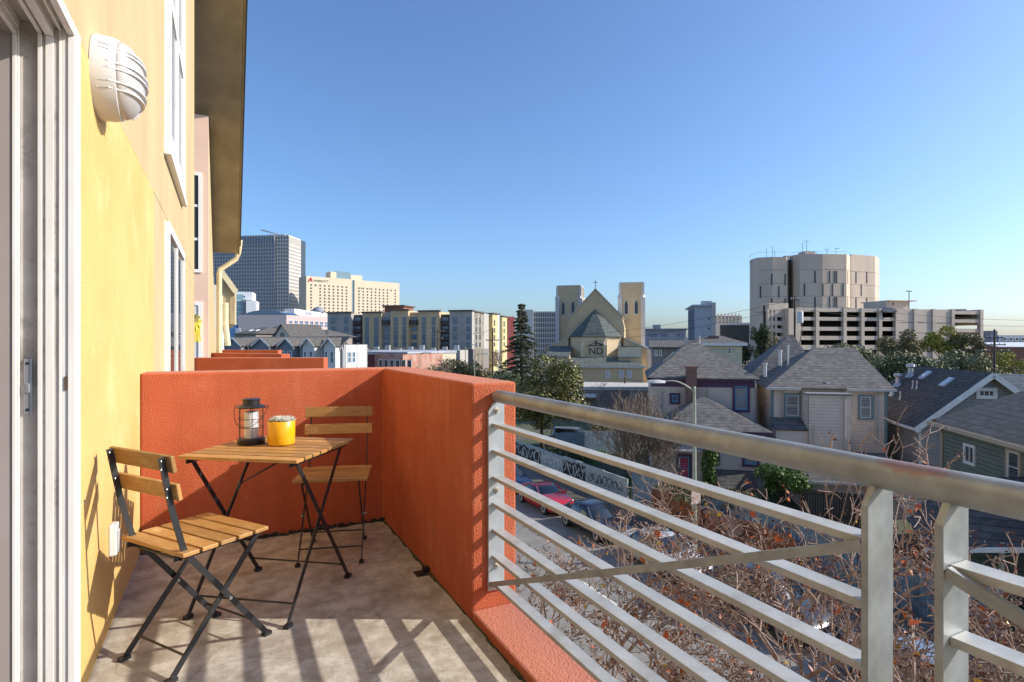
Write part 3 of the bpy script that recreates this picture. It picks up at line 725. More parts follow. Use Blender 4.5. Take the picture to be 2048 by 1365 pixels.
for i in range(7):
    y0 = 15.6 + i * 1.24; MB().box(FXX - .62, FXX - .58, y0, y0 + 1.22, GZ + .05, GZ + 1.5 + .08 * (i % 2)).build('panel', PLY, pw, world=True)
g = random.Random(5)
for k in range(11):
    m = MB(); y = 16 + k * .75; q = [(FXX - .626, y + g.uniform(-.3, .3), GZ + .3 + 1.1 * i / 5 + g.uniform(-.15, .15)) for i in range(6)]
    for a_, b_ in zip(q[:-1], q[1:]): m.bar(a_, b_, .004, .07, (0, 1, .2))
    m.build('painted_swirl', mat('dark brown paint', (.05, .022, .015), .7), pw, world=True)
slat_fence('weathered blue slat fence behind the rust brown hoarding', (FXX + .1, 26.9), (FXX + .1, 9), 1.95)
bf = gnd(1112, 912); bq = gnd(1262, 905)
slat_fence('blue slat fence in front of the parked van', (bf.x, bf.y), (bq.x, bq.y), 1.9)
slat_fence('dark brown wooden fence in front of the cream garage', tuple(gnd(1602, 1040))[:2], tuple(gnd(1760, 1062))[:2], 1.7, mt=mat('dark weathered wood', (.055, .045, .037), .9, (.09, .075, .06), 4, stretch=(3, 3, .3)))

# ------------------------------------------------------------------ cars
RUB, RIM = mat('tyre rubber', (.02, .02, .02), .85), mat('alloy rim', (.45, .46, .47), .35, metal=.7)
CGL = mat('car glass', (.02, .025, .03), .04, spec=1.0)
def car(name, label, cat, loc, rz, col, kind='sedan'):
    pm = mat('paint ' + label, col, .25, spec=.6); pm.node_tree.nodes['Principled BSDF'].inputs['Coat Weight'].default_value = .6
    t = thing(name, label, cat, loc, rz, 'cars parked along the far kerb')
    H = {'sedan': 1.42, 'suv': 1.72, 'coupe': 1.30}[kind]; bz = .92 if kind != 'suv' else 1.08
    sec = [(2.22, .60, .36, bz - .36), (2.12, .76, .26, bz - .24), (1.75, .85, .22, bz - .12), (1.05, .88, .20, bz - .01), (0, .89, .20, bz + .02), (-1.1, .89, .20, bz + .03), (-1.75, .86, .22, bz + .03), (-2.1, .78, .30, bz - .04), (-2.2, .64, .40, bz - .16)]
    m = MB(); prof = lambda hw, a, b: [(hw * .86, a), (hw * .97, a + .12), (hw, (a + b) / 2), (hw * .97, b - .13), (hw * .88, b - .03), (hw * .6, b), (-hw * .6, b), (-hw * .88, b - .03), (-hw * .97, b - .13), (-hw, (a + b) / 2), (-hw * .97, a + .12), (-hw * .86, a)]
    n = 12
    for (y, hw, a, b) in sec: m.v += [(x, y, z) for (x, z) in prof(hw, a, b)]
    for i in range(len(sec) - 1):
        for k in range(n): m.f.append((i * n + k, i * n + (k + 1) % n, (i + 1) * n + (k + 1) % n, (i + 1) * n + k))
    m.f.append(tuple(range(n - 1, -1, -1))); m.f.append(tuple((len(sec) - 1) * n + k for k in range(n)))
    m.build('body', pm, t, smooth=35)
    yb0, yb1, yt0, yt1 = {'sedan': (1.0, -1.72, .28, -1.0), 'suv': (1.0, -2.02, .45, -1.85), 'coupe': (.85, -1.75, .1, -.75)}[kind]
    zb = bz - .04
    def ring(ya, yb, hw, z, n=24, p=3.2):
        cy, hy = (ya + yb) / 2, abs(ya - yb) / 2; o_ = []
        for k in range(n):
            t_ = 2 * PI * k / n; cs_, sn_ = math.cos(t_), math.sin(t_)
            o_.append((hw * math.copysign(abs(cs_) ** (2 / p), cs_), cy + hy * math.copysign(abs(sn_) ** (2 / p), sn_), z))
        return o_
    def loft(rings, cap=True):
        m = MB(); n = len(rings[0])
        for r_ in rings: m.v += r_
        for i in range(len(rings) - 1):
            for k in range(n): m.f.append((i * n + k, i * n + (k + 1) % n, (i + 1) * n + (k + 1) % n, (i + 1) * n + k))
        if cap: m.f.append(tuple((len(rings) - 1) * n + k for k in range(n)))
        return m
    lp_ = lambda s_: (yb0 + (yt0 - yb0) * s_, yb1 + (yt1 - yb1) * s_)
    loft([ring(*lp_(0), .82, zb), ring(*lp_(.5), .755, zb + (H - zb) * .5), ring(*lp_(.95), .63, H - .07)]).build('cabin_glass', CGL, t, smooth=60)
    loft([ring(*lp_(.92), .65, H - .085), ring(*lp_(1.0), .625, H - .05), ring(yt0 - .12, yt1 + .12, .54, H - .012), ring(yt0 - .4, yt1 + .4, .3, H)]).build('roof', pm, t, smooth=60)
    MB().box(-.70, .70, 2.10, 2.235, .30, .44).build('bumper', RUB, t, bevel=.03); MB().box(-.70, .70, -2.225, -2.12, .38, .52).build('bumper', RUB, t, bevel=.03)
    MB().box(-.26, .26, 2.236, 2.245, .40, .52).build('number_plate', WHITE, t)
    for sx in (-1, 1):
        for y_ in (.95, -.12, -1.12): MB().box(*sorted((sx * .872, sx * .8935)), y_ - .008, y_ + .008, .34, bz - .12).build('door_seam', RUB, t)
        MB().box(*sorted((sx * .87, sx * .90)), -.30, -.14, bz - .2, bz - .16).build('door_handle', pm, t)
    for sx in (-1, 1):
        for (a_, b_) in (((.81, yb0 + .02), (.61, yt0 + .03)), ((.81, yb1 - .02), (.61, yt1 - .03)), ((.815, (yb0 + yb1) / 2 - .05), (.615, (yt0 + yt1) / 2 - .05))):
            m = MB(); m.bar((a_[0] * sx, a_[1], zb), (b_[0] * sx, b_[1], H - .03), .05, .07, (0, 1, 0)); m.build('pillar', pm, t)
        for (y, rr) in ((1.36, .32), (-1.33, .32)):
            x = .80 * sx; w = MB().lathe([(.2, -.10), (rr - .03, -.105), (rr, -.07), (rr, .07), (rr - .03, .105), (.2, .10)], 20, (x, y, rr), 'x').build('wheel', RUB, t, smooth=40)
            MB().lathe([(.19, -.108), (.21, -.10), (.21, .10), (.19, .108), (.05, .095)], 14, (x, y, rr), 'x').build('rim', RIM, w)
        MB().box(sx * .42 - .16, sx * .42 + .16, 2.06, 2.17, bz - .40, bz - .28).build('headlight', mat('headlight', (.6, .62, .64), .1), t)
        MB().box(sx * .52 - .14, sx * .52 + .14, -2.21, -2.10, bz - .25, bz - .12).build('tail_light', mat('tail light', (.35, .01, .01), .2), t)
        MB().box(min(sx * .84, sx * 1.0), max(sx * .84, sx * 1.0), .72, .84, bz - .0, bz + .12).build('wing_mirror', pm, t, bevel=.02)
    return t
CX = 16.45
car('parked_car', 'dark blue hatchback parked just behind the red car', 'car', (CX, 33.4, GZ), PI, (.02, .035, .075))
car('parked_car', 'bright red coupe parked at the far kerb', 'car', (CX - .05, 28.6, GZ), PI, (.42, .012, .02), 'coupe')
car('parked_car', 'black sedan parked between the red coupe and the white sedan', 'car', (CX, 23.7, GZ), PI, (.012, .014, .02))
car('parked_car', 'silver white sedan parked beside the lamp post', 'car', (CX, 18.7, GZ), PI, (.46, .47, .49))
car('parked_car', 'charcoal utility car parked in front of the white sedan', 'car', (CX, 13.6, GZ), PI, (.03, .03, .033), 'suv')
car('parked_car', 'grey blue sedan parked behind the twigs near the two posts', 'car', (CX, 8.4, GZ), PI, (.17, .22, .28))
car('parked_car', 'silver sedan seen through the twigs at the right edge', 'car', (CX, 3.2, GZ), PI, (.42, .43, .44))
vp = gnd(1148, 893)
car('parked_car', 'grey utility van parked behind the far blue fence', 'car', (vp.x, vp.y, GZ), R(-128), (.12, .13, .14), 'suv')

# ------------------------------------------------------------------ street lamp
sl_ = thing('street_lamp', 'pale green street lamp with a long curved arm beside the white sedan', 'street lamp', (0, 0, 0))
LPM = mat('pale green lamp paint', (.36, .38, .30), .55, (.28, .31, .25), 4, .5)
b_ = gnd(1389, 1128); sl_.location = b_
dl = (b_ - Vector((0, 0, b_.z))).length; dd = b_.x * ST + b_.y * CT
tz = pix(1386, 777, dd).z - b_.z
m = MB(); m.tube([(0, 0, 0), (0, 0, tz * .5), (0, 0, tz)], [.11, .085, .06], 12); m.build('pole', LPM, sl_, smooth=50)
rt = Vector((CT, -ST, 0)); hd = pix(1328, 764, dd) - b_; hd = Vector((hd.x, hd.y, hd.z))
P0 = Vector((0, 0, tz - .15)); arm = []
for i in range(13):
    t = i / 12; arm.append(P0 + (Vector((hd.x, hd.y, 0))) * t + Vector((0, 0, (hd.z - P0.z) * math.sin(t * PI / 2) + .10 * math.sin(t * PI))))
m = MB(); m.tube(arm, [.045 - .02 * i / 12 for i in range(13)], 8); m.build('arm', LPM, sl_, smooth=50)
e = (Vector((hd.x, hd.y, 0))).normalized(); c = arm[-1]; n_ = Vector((-e.y, e.x, 0)); vs = []
for (l, w, h) in ((-.05, .05, .05), (.2, .14, .08), (.55, .15, .07), (.72, .06, .03)):
    vs += [c + e * l + n_ * w + Vector((0, 0, -.05)), c + e * l - n_ * w + Vector((0, 0, -.05)), c + e * l - n_ * w * .7 + Vector((0, 0, h)), c + e * l + n_ * w * .7 + Vector((0, 0, h))]
fs = [(3, 2, 1, 0), (12, 13, 14, 15)] + [(i * 4 + k, i * 4 + (k + 1) % 4, (i + 1) * 4 + (k + 1) % 4, (i + 1) * 4 + k) for i in range(3) for k in range(4)]
MB().add(vs, fs).build('lamp_head', mat('pale lamp head', (.62, .62, .58), .5), sl_, smooth=40)
m = MB(); m.tube([(0, 0, tz - .02), (0, 0, tz + .08)], [.07, .04], 10); m.build('finial', LPM, sl_)
sg = MB().box(.10, .12, -.22, .22, 2.6, 3.3).build('parking_sign', mat('sign face', (.66, .62, .56), .5, (.5, .3, .25), 6, .5), sl_)
sg.rotation_euler = (0, 0, R(-100))

# ------------------------------------------------------------------ houses: all share the grid of the side street
HA = -R(38.7)
BRICK = brickmat('dark red brick', (.19, .062, .045), (.12, .045, .036), (.26, .22, .19))
SHG = shingle('grey asphalt shingle', (.19, .175, .16), (.14, .13, .12))
SHD = shingle('dark asphalt shingle', (.105, .098, .092), (.075, .07, .066))
SHT = shingle('brown grey shingle', (.135, .125, .115), (.095, .088, .08))
def hip(m, x0, x1, y0, y1, ze, zr, ov=.35, rl=0.0, t=.08, rx=None, ry=None):
    """hip roof over a rectangle, ridge along x of length rl"""
    cx = (x0 + x1) / 2 if rx is None else rx; cy = (y0 + y1) / 2 if ry is None else ry
    a, b, c, d = (x0 - ov, y0 - ov, ze), (x1 + ov, y0 - ov, ze), (x1 + ov, y1 + ov, ze), (x0 - ov, y1 + ov, ze)
    r0, r1 = (cx - rl / 2, cy, zr), (cx + rl / 2, cy, zr)
    if rl > 0:
        for f in ((a, b, r1, r0), (c, d, r0, r1), (b, c, r1), (d, a, r0)): m.slab(f, t)
    else:
        for f in ((a, b, r0), (b, c, r0), (c, d, r0), (d, a, r0)): m.slab(f, t)
    return m
def wallbox(par, x0, x1, y0, y1, z0, z1, mt, pitch=.16, sides='flr'):
    """framed wall body with lapped boards on its visible sides"""
    o = MB().box(x0 + .02, x1 - .02, y0 + .02, y1 - .02, z0, z1).build('wall', mt, par)
    if 'f' in sides: MB().siding('x', y0 + .02, -1, x0, x1, z0, z1, pitch).build('siding', mt, par)
    if 'l' in sides: MB().siding('y', x0 + .02, -1, y0, y1, z0, z1, pitch).build('siding', mt, par)
    if 'r' in sides: MB().siding('y', x1 - .02, 1, y0, y1, z0, z1, pitch).build('siding', mt, par)
    return o

# purple trimmed house
f = Fr(cw((1303 - 1024) / FPX * 40, 40), HA)
hs = fthing('purple_house', 'grey sided two storey house with purple trim and a brick chimney', 'house', f)
SIDE = mat('warm grey siding', (.56, .49, .42), .8, (.49, .425, .365), 1.5, .5)
PUR = mat('dark purple trim', (.085, .04, .095), .6, (.06, .03, .07), 4)
BLU = mat('bright blue sash', (.07, .30, .50), .5)
PNK = mat('magenta curtain behind glass', (.50, .03, .12), .3, (.30, .02, .07), 3, .5, stretch=(9, 9, .5))
x1, ze = f.py(1509, 760); _, zr_ = f.py(1385, 683, 4.0); ze = f.py(1400, 757)[1]
dep = 8.2
wallbox(hs, 0, x1, 0, dep, 0, ze, SIDE)
hip(MB(), 0, x1, 0, dep, ze + .02, zr_, .32, .5, rx=f.py(1385, 683, dep / 2)[0]).build('roof', SHG, hs)
m = MB(); m.box(-.3, x1 + .3, -.30, -.02, ze - .14, ze - .005); m.box(-.3, -.02, -.30, dep, ze - .14, ze - .005); m.build('fascia', PUR, hs)
m = MB(); m.box(.0, x1, -.035, -.001, ze - .62, ze - .145); m.build('frieze', PUR, hs)
m = MB(); m.box(x1 - .14, x1 + .01, -.03, .1, 0, ze - .65); m.box(-.02, .1, -.03, .1, 0, ze - .65); m.build('corner_board', SIDE, hs)
cx0, cx1, cz0, cz1 = f.rect(1372, 1393, 733, 845, -.5)
m = MB(); m.box(cx0, cx1, -.75, -.04, 0, cz1 - .15); m.box(cx0 - .06, cx1 + .06, -.8, .02, cz1 - .15, cz1); m.build('chimney', BRICK, hs)
for (r_, g_, mu) in (((1470, 1494, 773, 820), CURT, (0, 1)), ((1344, 1355, 791, 804), GLASS, (0, 0))):
    a0, a1, z0, z1 = f.rect(*r_); window(hs, 'x', 0, -1, a0, a1, z0, z1, fm=BLU, gm=g_, fw=.06, trim=PUR, tw=.17, mull=mu)
m = MB(); a0, z0 = f.py(1322, 780); m.tube([(a0, -.1, z0), (a0, -.1, z0 - 3.2)], .05, 8); a1, _ = f.py(1415, 780); m.tube([(a1, -.06, ze - .6), (a1, -.06, ze - 2)], .05, 8); m.tube([(x1 - .02, -.3, ze - .1), (x1 + .06, -.1, ze - .5), (x1 + .06, -.08, 1)], .05, 8); m.build('drain_pipe', mat('painted pipe', (.42, .4, .38), .5), hs, smooth=40)
a0, z0 = f.py(1396, 672, dep / 2); m = MB(); m.tube([(a0 + .1, dep / 2, z0 - .8), (a0 + .1, dep / 2, z0)], .06, 8); m.box(a0 - 1.0, a0 - .72, dep / 2 - .2, dep / 2 + .1, z0 - 1.1, z0 - .15); m.build('roof_vent', mat('painted pipe', (.42, .4, .38)), hs)
sk = MB(); sk.slab([(.9, 1.8, ze + 1.02), (.9, 3.0, ze + 1.05), (1.7, 3.0, ze + 1.75), (1.7, 1.8, ze + 1.75)], .1); sk.build('skylight', GLASS_SKY, hs)
# its lower wing
wy = -3.4
wx0, wz = f.py(1326, 858, wy); wx1, _ = f.py(1531, 858, wy)
zt = f.py(1405, 795, wy + 2.4)[1]
wallbox(hs, wx0, wx1, wy, -.04, 0, wz, SIDE, sides='fl')
m = MB(); hip(m, wx0, wx1, wy, 1.2, wz + .02, zt, .35, .4, rx=f.py(1405, 795, wy + 2.3)[0]); m.build('roof', SHG, hs, label='lower hip roof of the rear wing')
m = MB(); m.box(wx0 - .35, wx1 + .35, wy - .35, wy - .03, wz - .2, wz - .005); m.build('fascia', PUR, hs)
for (r_, g_, mu) in (((1358, 1378, 913, 960), PNK, (0, 1)), ((1424, 1434, 897, 926), GLASS, (0, 0)), ((1489, 1513, 905, 929), CURT, (0, 0))):
    a0, a1, z0, z1 = f.rect(*r_, wy); window(hs, 'x', wy, -1, a0, a1, z0, z1, fm=BLU, gm=g_, fw=.06, trim=PUR, tw=.16, mull=mu)
a0, z0 = f.py(1435, 948, wy - .9); a1, _ = f.py(1512, 948, wy - .9)
MB().slab([(a0, wy - 1.5, z0 - .75), (a1, wy - 1.5, z0 - .75), (a1, wy - .03, z0 + .1), (a0, wy - .03, z0 + .1)], .06).build('porch_roof', SHD, hs)
MB().box(a0 + .1, a1 - .1, wy - 1.3, wy - .03, 0, z0 - .9).build('porch_wall', mat('dark weathered wood', (.055, .045, .037)), hs)
a0, z0 = f.py(1320, 890, wy - .6); a1, _ = f.py(1404, 890, wy - .6)
MB().slab([(a0, wy - .9, z0 - .3), (a1, wy - .9, z0 - .3), (a1, wy - .03, z0 + .35), (a0, wy - .03, z0 + .35)], .06).build('porch_roof', mat('corrugated metal', (.38, .36, .36), .6, (.25, .23, .23), 2), hs)

# cream house
f = Fr(cw((1543 - 1024) / FPX * 37.6, 37.6), HA)
hs = fthing('cream_house', 'cream lap sided house with grey shingle roof and teal window trim', 'house', f)
CRM = mat('cream siding', (.76, .62, .50), .8, (.68, .55, .44), 1.4, .5)
TEAL = mat('dull teal trim', (.16, .24, .25), .6)
x1, ze = f.py(1773, 779); dep = 9.0
wallbox(hs, 0, x1, 0, dep, 0, ze, CRM, .2)
bx0, bx1, _, bz = f.rect(1617, 1701, 791, 900, -1.5)
zr_ = f.py(1668, 696, 3.6)[1]
rx0, rx1 = f.py(1628, 696, 3.6)[0], f.py(1709, 696, 3.6)[0]
m = MB(); hip(m, 0, x1, 0, 7.4, ze + .02, zr_, .38, rx1 - rx0, rx=(rx0 + rx1) / 2, ry=3.6); m.build('roof', SHG, hs)
px_, pz = f.py(1582, 670, 6.5); m = MB(); hip(m, -1.0, 4.2, 3.6, 9.6, ze - .1, pz, .3, .3, rx=px_, ry=6.5); m.build('roof', SHG, hs, label='tall hip roof behind')
MB().box(-.9, .1, 3.7, 9.4, 0, ze - .15).build('wall', CRM, hs)
wallbox(hs, bx0, bx1, -1.5, -.01, 0, bz, CRM, .2)
MB().box(bx0 - .12, bx1 + .12, -1.62, .05, bz + .001, bz + .10).build('flat_roof', mat('grey felt', (.2, .2, .2), .9), hs)
for (q0, q1) in ((-.4, bx0 - .15), (bx1 + .15, x1 + .42)): MB().box(q0, q1, -.46, -.34, ze - .12, ze + .03).build('gutter', mat('pale gutter', (.55, .52, .49), .5), hs)
for (r_, mu, y) in (((1572, 1597, 791, 832), (0, 1), 0), ((1720, 1741, 794, 836), (0, 1), 0)):
    a0, a1, z0, z1 = f.rect(*r_, y); window(hs, 'x', y, -1, a0, a1, z0, z1, gm=CURT, fw=.05, trim=TEAL, tw=.13, mull=mu)
m = MB(); m.box(-.03, .13, -.05, .12, 0, ze - .1); m.box(x1 - .13, x1 + .03, -.05, .12, 0, ze - .1); m.build('corner_board', TEAL, hs)
a0, z0 = f.py(1548, 843, -1.2); MB().slab([(a0, -1.5, z0 - .45), (bx0 + .3, -1.5, z0 - .45), (bx0 + .3, -.03, z0 + .12), (a0, -.03, z0 + .12)], .07).build('porch_roof', SHG, hs)
MB().box(a0 + .1, bx0 - .01, -1.35, -.03, 0, z0 - .55).build('porch_wall', CRM, hs)
m = MB()
for (u, v0, v1, y) in ((1562, 782, 840, -.06), (1690, 793, 940, -1.56), (1752, 783, 890, -.06), (1627, 850, 930, -1.56)):
    a0, z1 = f.py(u, v0, y); _, z0 = f.py(u, v1, y); m.tube([(a0, y - .04, z1), (a0, y - .04, z0)], .05, 8)
m.build('drain_pipe', mat('cream pipe', (.52, .46, .4), .5), hs, smooth=40)
for (u, v, h, r_, y) in ((1560, 722, .75, .12, 2.4), (1576, 722, 1.1, .06, 2.6), (1530, 744, .6, .12, 1.4), (1653, 781, .55, .11, .2), (1643, 782, .4, .05, .2)):
    a0, z0 = f.py(u, v, y); m = MB(); m.tube([(a0, y, z0 - .35), (a0, y, z0 + h)], r_, 10); m.tube([(a0, y, z0 + h - .1), (a0, y, z0 + h)], r_ * 1.35, 10); m.build('roof_vent', mat('galvanised vent', (.48, .49, .5), .4, metal=.4), hs, smooth=40)
# garage in front of the cream house
f2 = Fr(cw((1612 - 1024) / FPX * 31.5, 31.5), HA)
hs = fthing('garage', 'low cream garage with dark roof below the cream house', 'garage', f2)
x1, z1 = f2.py(1745, 968); wallbox(hs, 0, x1 + 2.0, 0, 4, 0, z1, mat('pale garage paint', (.50, .44, .40), .8, (.44, .38, .35), 2), .25, sides='fl')
MB().slab([(-.2, -.25, z1 + .03), (x1 + 2.2, -.25, z1 + .03), (x1 + 2.2, 4.2, z1 + .95), (-.2, 4.2, z1 + .95)], .1).build('roof', SHD, hs)
MB().box(-.2, x1 + 2.2, -.29, -.252, z1 - .1, z1 + .04).build('fascia', mat('pale gutter', (.55, .52, .49)), hs)

# grey gabled house
f = Fr(cw((1838 - 1024) / FPX * 34, 34), HA)
hs = fthing('grey_gabled_house', 'blue grey sided house with white bargeboards and dark gable roof', 'house', f)
GRYS = mat('blue grey siding', (.30, .295, .285), .8, (.25, .245, .237), 1.4, .5)
ze = f.py(1838, 843)[1]; hw, zp = f.py(1977, 745); Lr = 9.2
wallbox(hs, 0, 2 * hw, 0, Lr - .3, 0, ze, GRYS, .17, sides='fl')
MB().ext([(0, .03, ze), (2 * hw, .03, ze), (hw, .03, zp - .12)], (0, Lr - .4, 0)).build('gable_wall', GRYS, hs)
MB().siding('x', .02, -1, 0, 2 * hw, ze, zp - .1, .17, clip=lambda z: (hw * (z - ze) / (zp - ze), 2 * hw - hw * (z - ze) / (zp - ze))).build('siding', GRYS, hs)
s_ = (zp - ze) / hw; ov = .45
m = MB(); m.slab([(-ov, -.5, ze - s_ * ov), (hw, -.5, zp), (hw, Lr, zp), (-ov, Lr, ze - s_ * ov)], .12); m.slab([(2 * hw + ov, -.5, ze - s_ * ov), (hw, -.5, zp), (hw, Lr, zp), (2 * hw + ov, Lr, ze - s_ * ov)], .12)
m.build('roof', SHD, hs)
m = MB(); m.bar((-ov, -.53, ze - s_ * ov - .14), (hw + .02, -.53, zp - .12), .05, .30, (0, 0, 1)); m.bar((2 * hw + ov, -.53, ze - s_ * ov - .14), (hw - .02, -.53, zp - .12), .05, .30); m.build('bargeboard', WHITE, hs)
m = MB(); m.box(-.02, .12, -.03, .1, 0, ze - .3); m.box(-ov - .06, -ov + .04, -.5, Lr, ze - s_ * ov - .12, ze - s_ * ov + .02); m.build('trim', WHITE, hs)
a0, a1, z0, z1 = f.rect(1957, 1987, 781, 793); window(hs, 'x', 0, -1, a0, a1, z0, z1, fw=.05, trim=WHITE, tw=.15, mull=(2, 0))
VENT = mat('galvanised vent', (.48, .49, .5))
for (u, v, kind) in ((1796, 772, 2), (1821, 752, 2), (1826, 776, 1), (1834, 777, 1), (1784, 790, 0), (1801, 797, 1)):
    # vents stand on the left roof slope: find the slope point under the pixel
    best = None
    for i in range(60):
        x = -ov + (hw + ov) * i / 59; y, z = f.px(u, v, x)
        e_ = abs(z - (ze + s_ * x))
        if 0 < y < Lr and (best is None or e_ < best[0]): best = (e_, x, y, ze + s_ * x)
    if best is None: continue
    _, x, y, z = best; m = MB(); h = (.35, .5, .55)[kind]; r_ = (.10, .05, .16)[kind]
    m.tube([(x, y, z - .2), (x, y, z + h)], r_, 10)
    if kind == 2: m.tube([(x, y, z + h), (x, y, z + h + .12), (x, y, z + h + .3)], [r_, r_ * 1.7, r_ * 1.6], 10)
    m.lathe([(r_ * 2.2, -.1), (r_ * 1.1, .18)], 10, (x, y, z)); m.build('roof_vent', VENT if kind else WHITE, hs, smooth=40)
for (x, y) in ((hw * .80, 5.6), (hw * .72, 2.2)):
    MB().slab([(x - .3, y, ze + s_ * (x - .3) + .12), (x + .3, y, ze + s_ * (x + .3) + .12), (x + .3, y + .6, ze + s_ * (x + .3) + .12), (x - .3, y + .6, ze + s_ * (x - .3) + .12)], .1).build('skylight', mat('white skylight dome', (.55, .58, .62), .2), hs)
# blue roof sliver right of it and the low roof between the houses
f5 = Fr(cw((2006 - 1024) / FPX * 44, 44), HA); hs = fthing('blue_roof_house', 'house with blue grey roof behind the grey gabled house at right edge', 'house', f5)
z1 = f5.py(2010, 765)[1]; MB().box(0, 9, 0, 6, 0, z1 - 1.2).build('wall', GRYS, hs); MB().slab([(-.4, -.4, z1 - 1.2), (9.4, -.4, z1 - 1.2), (9.4, 3, z1 + .5), (-.4, 3, z1 + .5)], .1).build('roof', shingle('blue grey shingle', (.10, .125, .15), (.07, .09, .11)), hs)
# dark green house, its side running towards the viewer
f = Fr(cw((1884 - 1024) / FPX * 28, 28), HA)
hs = fthing('dark_green_house', 'dark green sided house with tan eave board at the right edge', 'house', f)
GRN = mat('dark green siding', (.17, .185, .145), .8, (.135, .148, .115), 1.4, .5)
TANB = mat('tan eave board', (.45, .36, .25), .6)
ze = f.px(1884, 846, 0)[1]; Ld = -11.0
m = MB(); m.box(.02, 8, Ld, 0, 0, ze); m.build('wall', GRN, hs)
MB().siding('y', .02, -1, Ld, 0, 0, ze, .19).build('siding', GRN, hs)
MB().slab([(-.45, Ld - .4, ze + .02), (-.45, .4, ze + .02), (4, .4, ze + 1.75), (4, Ld - .4, ze + 1.75)], .1).build('roof', SHD, hs)
m = MB(); m.box(-.49, -.452, Ld - .4, .4, ze - .16, ze + .03); m.box(-.02, .1, -.12, .03, 0, ze - .17); m.build('eave_board', TANB, hs)
for (u0, u1, v0, v1, tr, mu) in ((1933, 1951, 893, 926, WHITE, (1, 0)), (2019, 2042, 905, 966, TANB, (0, 1))):
    ya, za = f.px(u0, (v0 + v1) / 2, 0); yb, zb = f.px(u1, (v0 + v1) / 2, 0); zc0 = f.px((u0 + u1) / 2, v1, 0)[1]; zc1 = f.px((u0 + u1) / 2, v0, 0)[1]
    window(hs, 'y', 0.0, -1, min(ya, yb), max(ya, yb), zc0, zc1, fw=.04, trim=tr, tw=.09, mull=mu)
m = MB(); m.tube([(-.2, -.1, ze - .1), (-.06, -.12, ze - .5), (-.06, -.12, .2)], .05, 8); m.build('drain_pipe', TANB, hs)
y0, z0 = f.px(1995, 882, 0); m = MB(); m.box(-.25, 0, y0 - .15, y0 + .15, z0 - .08, z0 + .02); m.build('eave_lamp', WHITE, hs)
# carport in front of it
f = Fr(cw((1800 - 1024) / FPX * 21.5, 21.5), HA)
hs = fthing('carport', 'dark shingled lean-to carport with white fascia at lower right', 'carport', f)
A, B = f.py(1796, 1010), f.py(2075, 1040); C_ = f.py(1935, 1066, -1.9); D_ = f.py(2100, 1040, -1.9)
MB().slab([(A[0], 1.2, A[1] + .55), (A[0] + 7.5, 1.2, A[1] + 1.3), (A[0] + 7.5, -1.9, A[1] - .35), (A[0] + .1, -1.9, A[1] - .95)], .08).build('roof', SHD, hs)
MB().bar((A[0] + .05, -1.94, A[1] - 1.02), (A[0] + 7.5, -1.94, A[1] - .42), .05, .17).build('fascia', WHITE, hs)
MB().box(A[0] + 2.2, A[0] + 7.4, .2, .35, 0, A[1] - .1).build('wall', GRN, hs)
MB().siding('x', .2, -1, A[0] + 2.2, A[0] + 7.4, 0, A[1] - .3, .19).build('siding', GRN, hs)
for x in (.35, 2.4): MB().box(A[0] + x, A[0] + x + .12, -1.75, -1.63, 0, A[1] - .85 + x * .08).build('post', TANB, hs)
MB().box(A[0] + 3.9, A[0] + 4.3, .02, .18, A[1] - 1.5, A[1] - .95).build('meter_box', mat('grey meter box', (.5, .5, .52), .5), hs)
# distant yellow house with chimney between the purple and cream houses
f = Fr(cw((1395 - 1024) / FPX * 62, 62), HA); hs = fthing('pale_yellow_house', 'pale yellow house with tall brick chimney behind the purple house', 'house', f)
x1, z1 = f.py(1484, 692); wallbox(hs, 0, x1, 0, 8, 0, z1, mat('pale yellow siding', (.58, .53, .40), .8, (.5, .46, .34), 2), .3)
m = MB(); hip(m, 0, x1, 0, 8, z1 + .3, f.py(1430, 672, 4)[1], .5, 1.5); m.build('roof', SHT, hs); MB().box(-.5, x1 + .5, -.5, -.1, z1, z1 + .29).build('fascia', WHITE, hs)
a0, a1, z0, z1 = f.rect(1455, 1463, 696, 708); window(hs, 'x', 0, -1, a0, a1, z0, z1, fw=.08, mull=(0, 1))
for (u0, u1, v) in ((1374, 1386, 688), (1420, 1434, 672)):
    a0, a1, _, z1 = f.rect(u0, u1, v, v + 20, 2.5); m = MB(); m.box(a0, a1, 2.3, 2.9, 5, z1 - .5); m.box(a0 - .15, a1 + .15, 2.15, 3.05, z1 - .5, z1); m.build('chimney', BRICK, hs)
f = Fr(cw((1306 - 1024) / FPX * 66, 66), HA); hs = fthing('brown_house', 'low brown house with white windows between church and purple house', 'house', f)
x1, z1 = f.py(1345, 695); MB().box(0, x1 + 3, 0, 8, 0, z1).build('wall', mat('brown grey siding', (.30, .25, .22), .8, (.25, .2, .18), 2), hs); MB().slab([(-.4, -.4, z1 + .02), (x1 + 3, -.4, z1 + .02), (x1 + 3, 4, z1 + .8), (-.4, 4, z1 + .8)], .2).build('roof', SHT, hs)
for (u0, u1) in ((1309, 1315), (1318, 1324)): a0, a1, z0, z1 = f.rect(u0, u1, 700, 713); window(hs, 'x', 0, -1, a0, a1, z0, z1, fw=.12, mull=(0, 0))
# brown wall/garage in front of the church
f = Fr(cw((1140 - 1024) / FPX * 74, 74), HA); hs = fthing('low_brown_building', 'long low brown flat roofed building in front of the church', 'building', f)
x1, z1 = f.py(1300, 782); MB().box(0, x1, 0, 9, 0, z1).build('wall', mat('brown grey stucco', (.25, .19, .17), .9, (.2, .155, .14), 1), hs); MB().box(-.1, x1 + .1, -.1, 9.1, z1 + .001, z1 + .35).build('parapet', mat('pale cap', (.5, .46, .4), .8), hs)
MB().box(0, x1 * .35, -1.2, -.1, z1 - .9, z1 - .5).build('canopy', WHITE, hs)
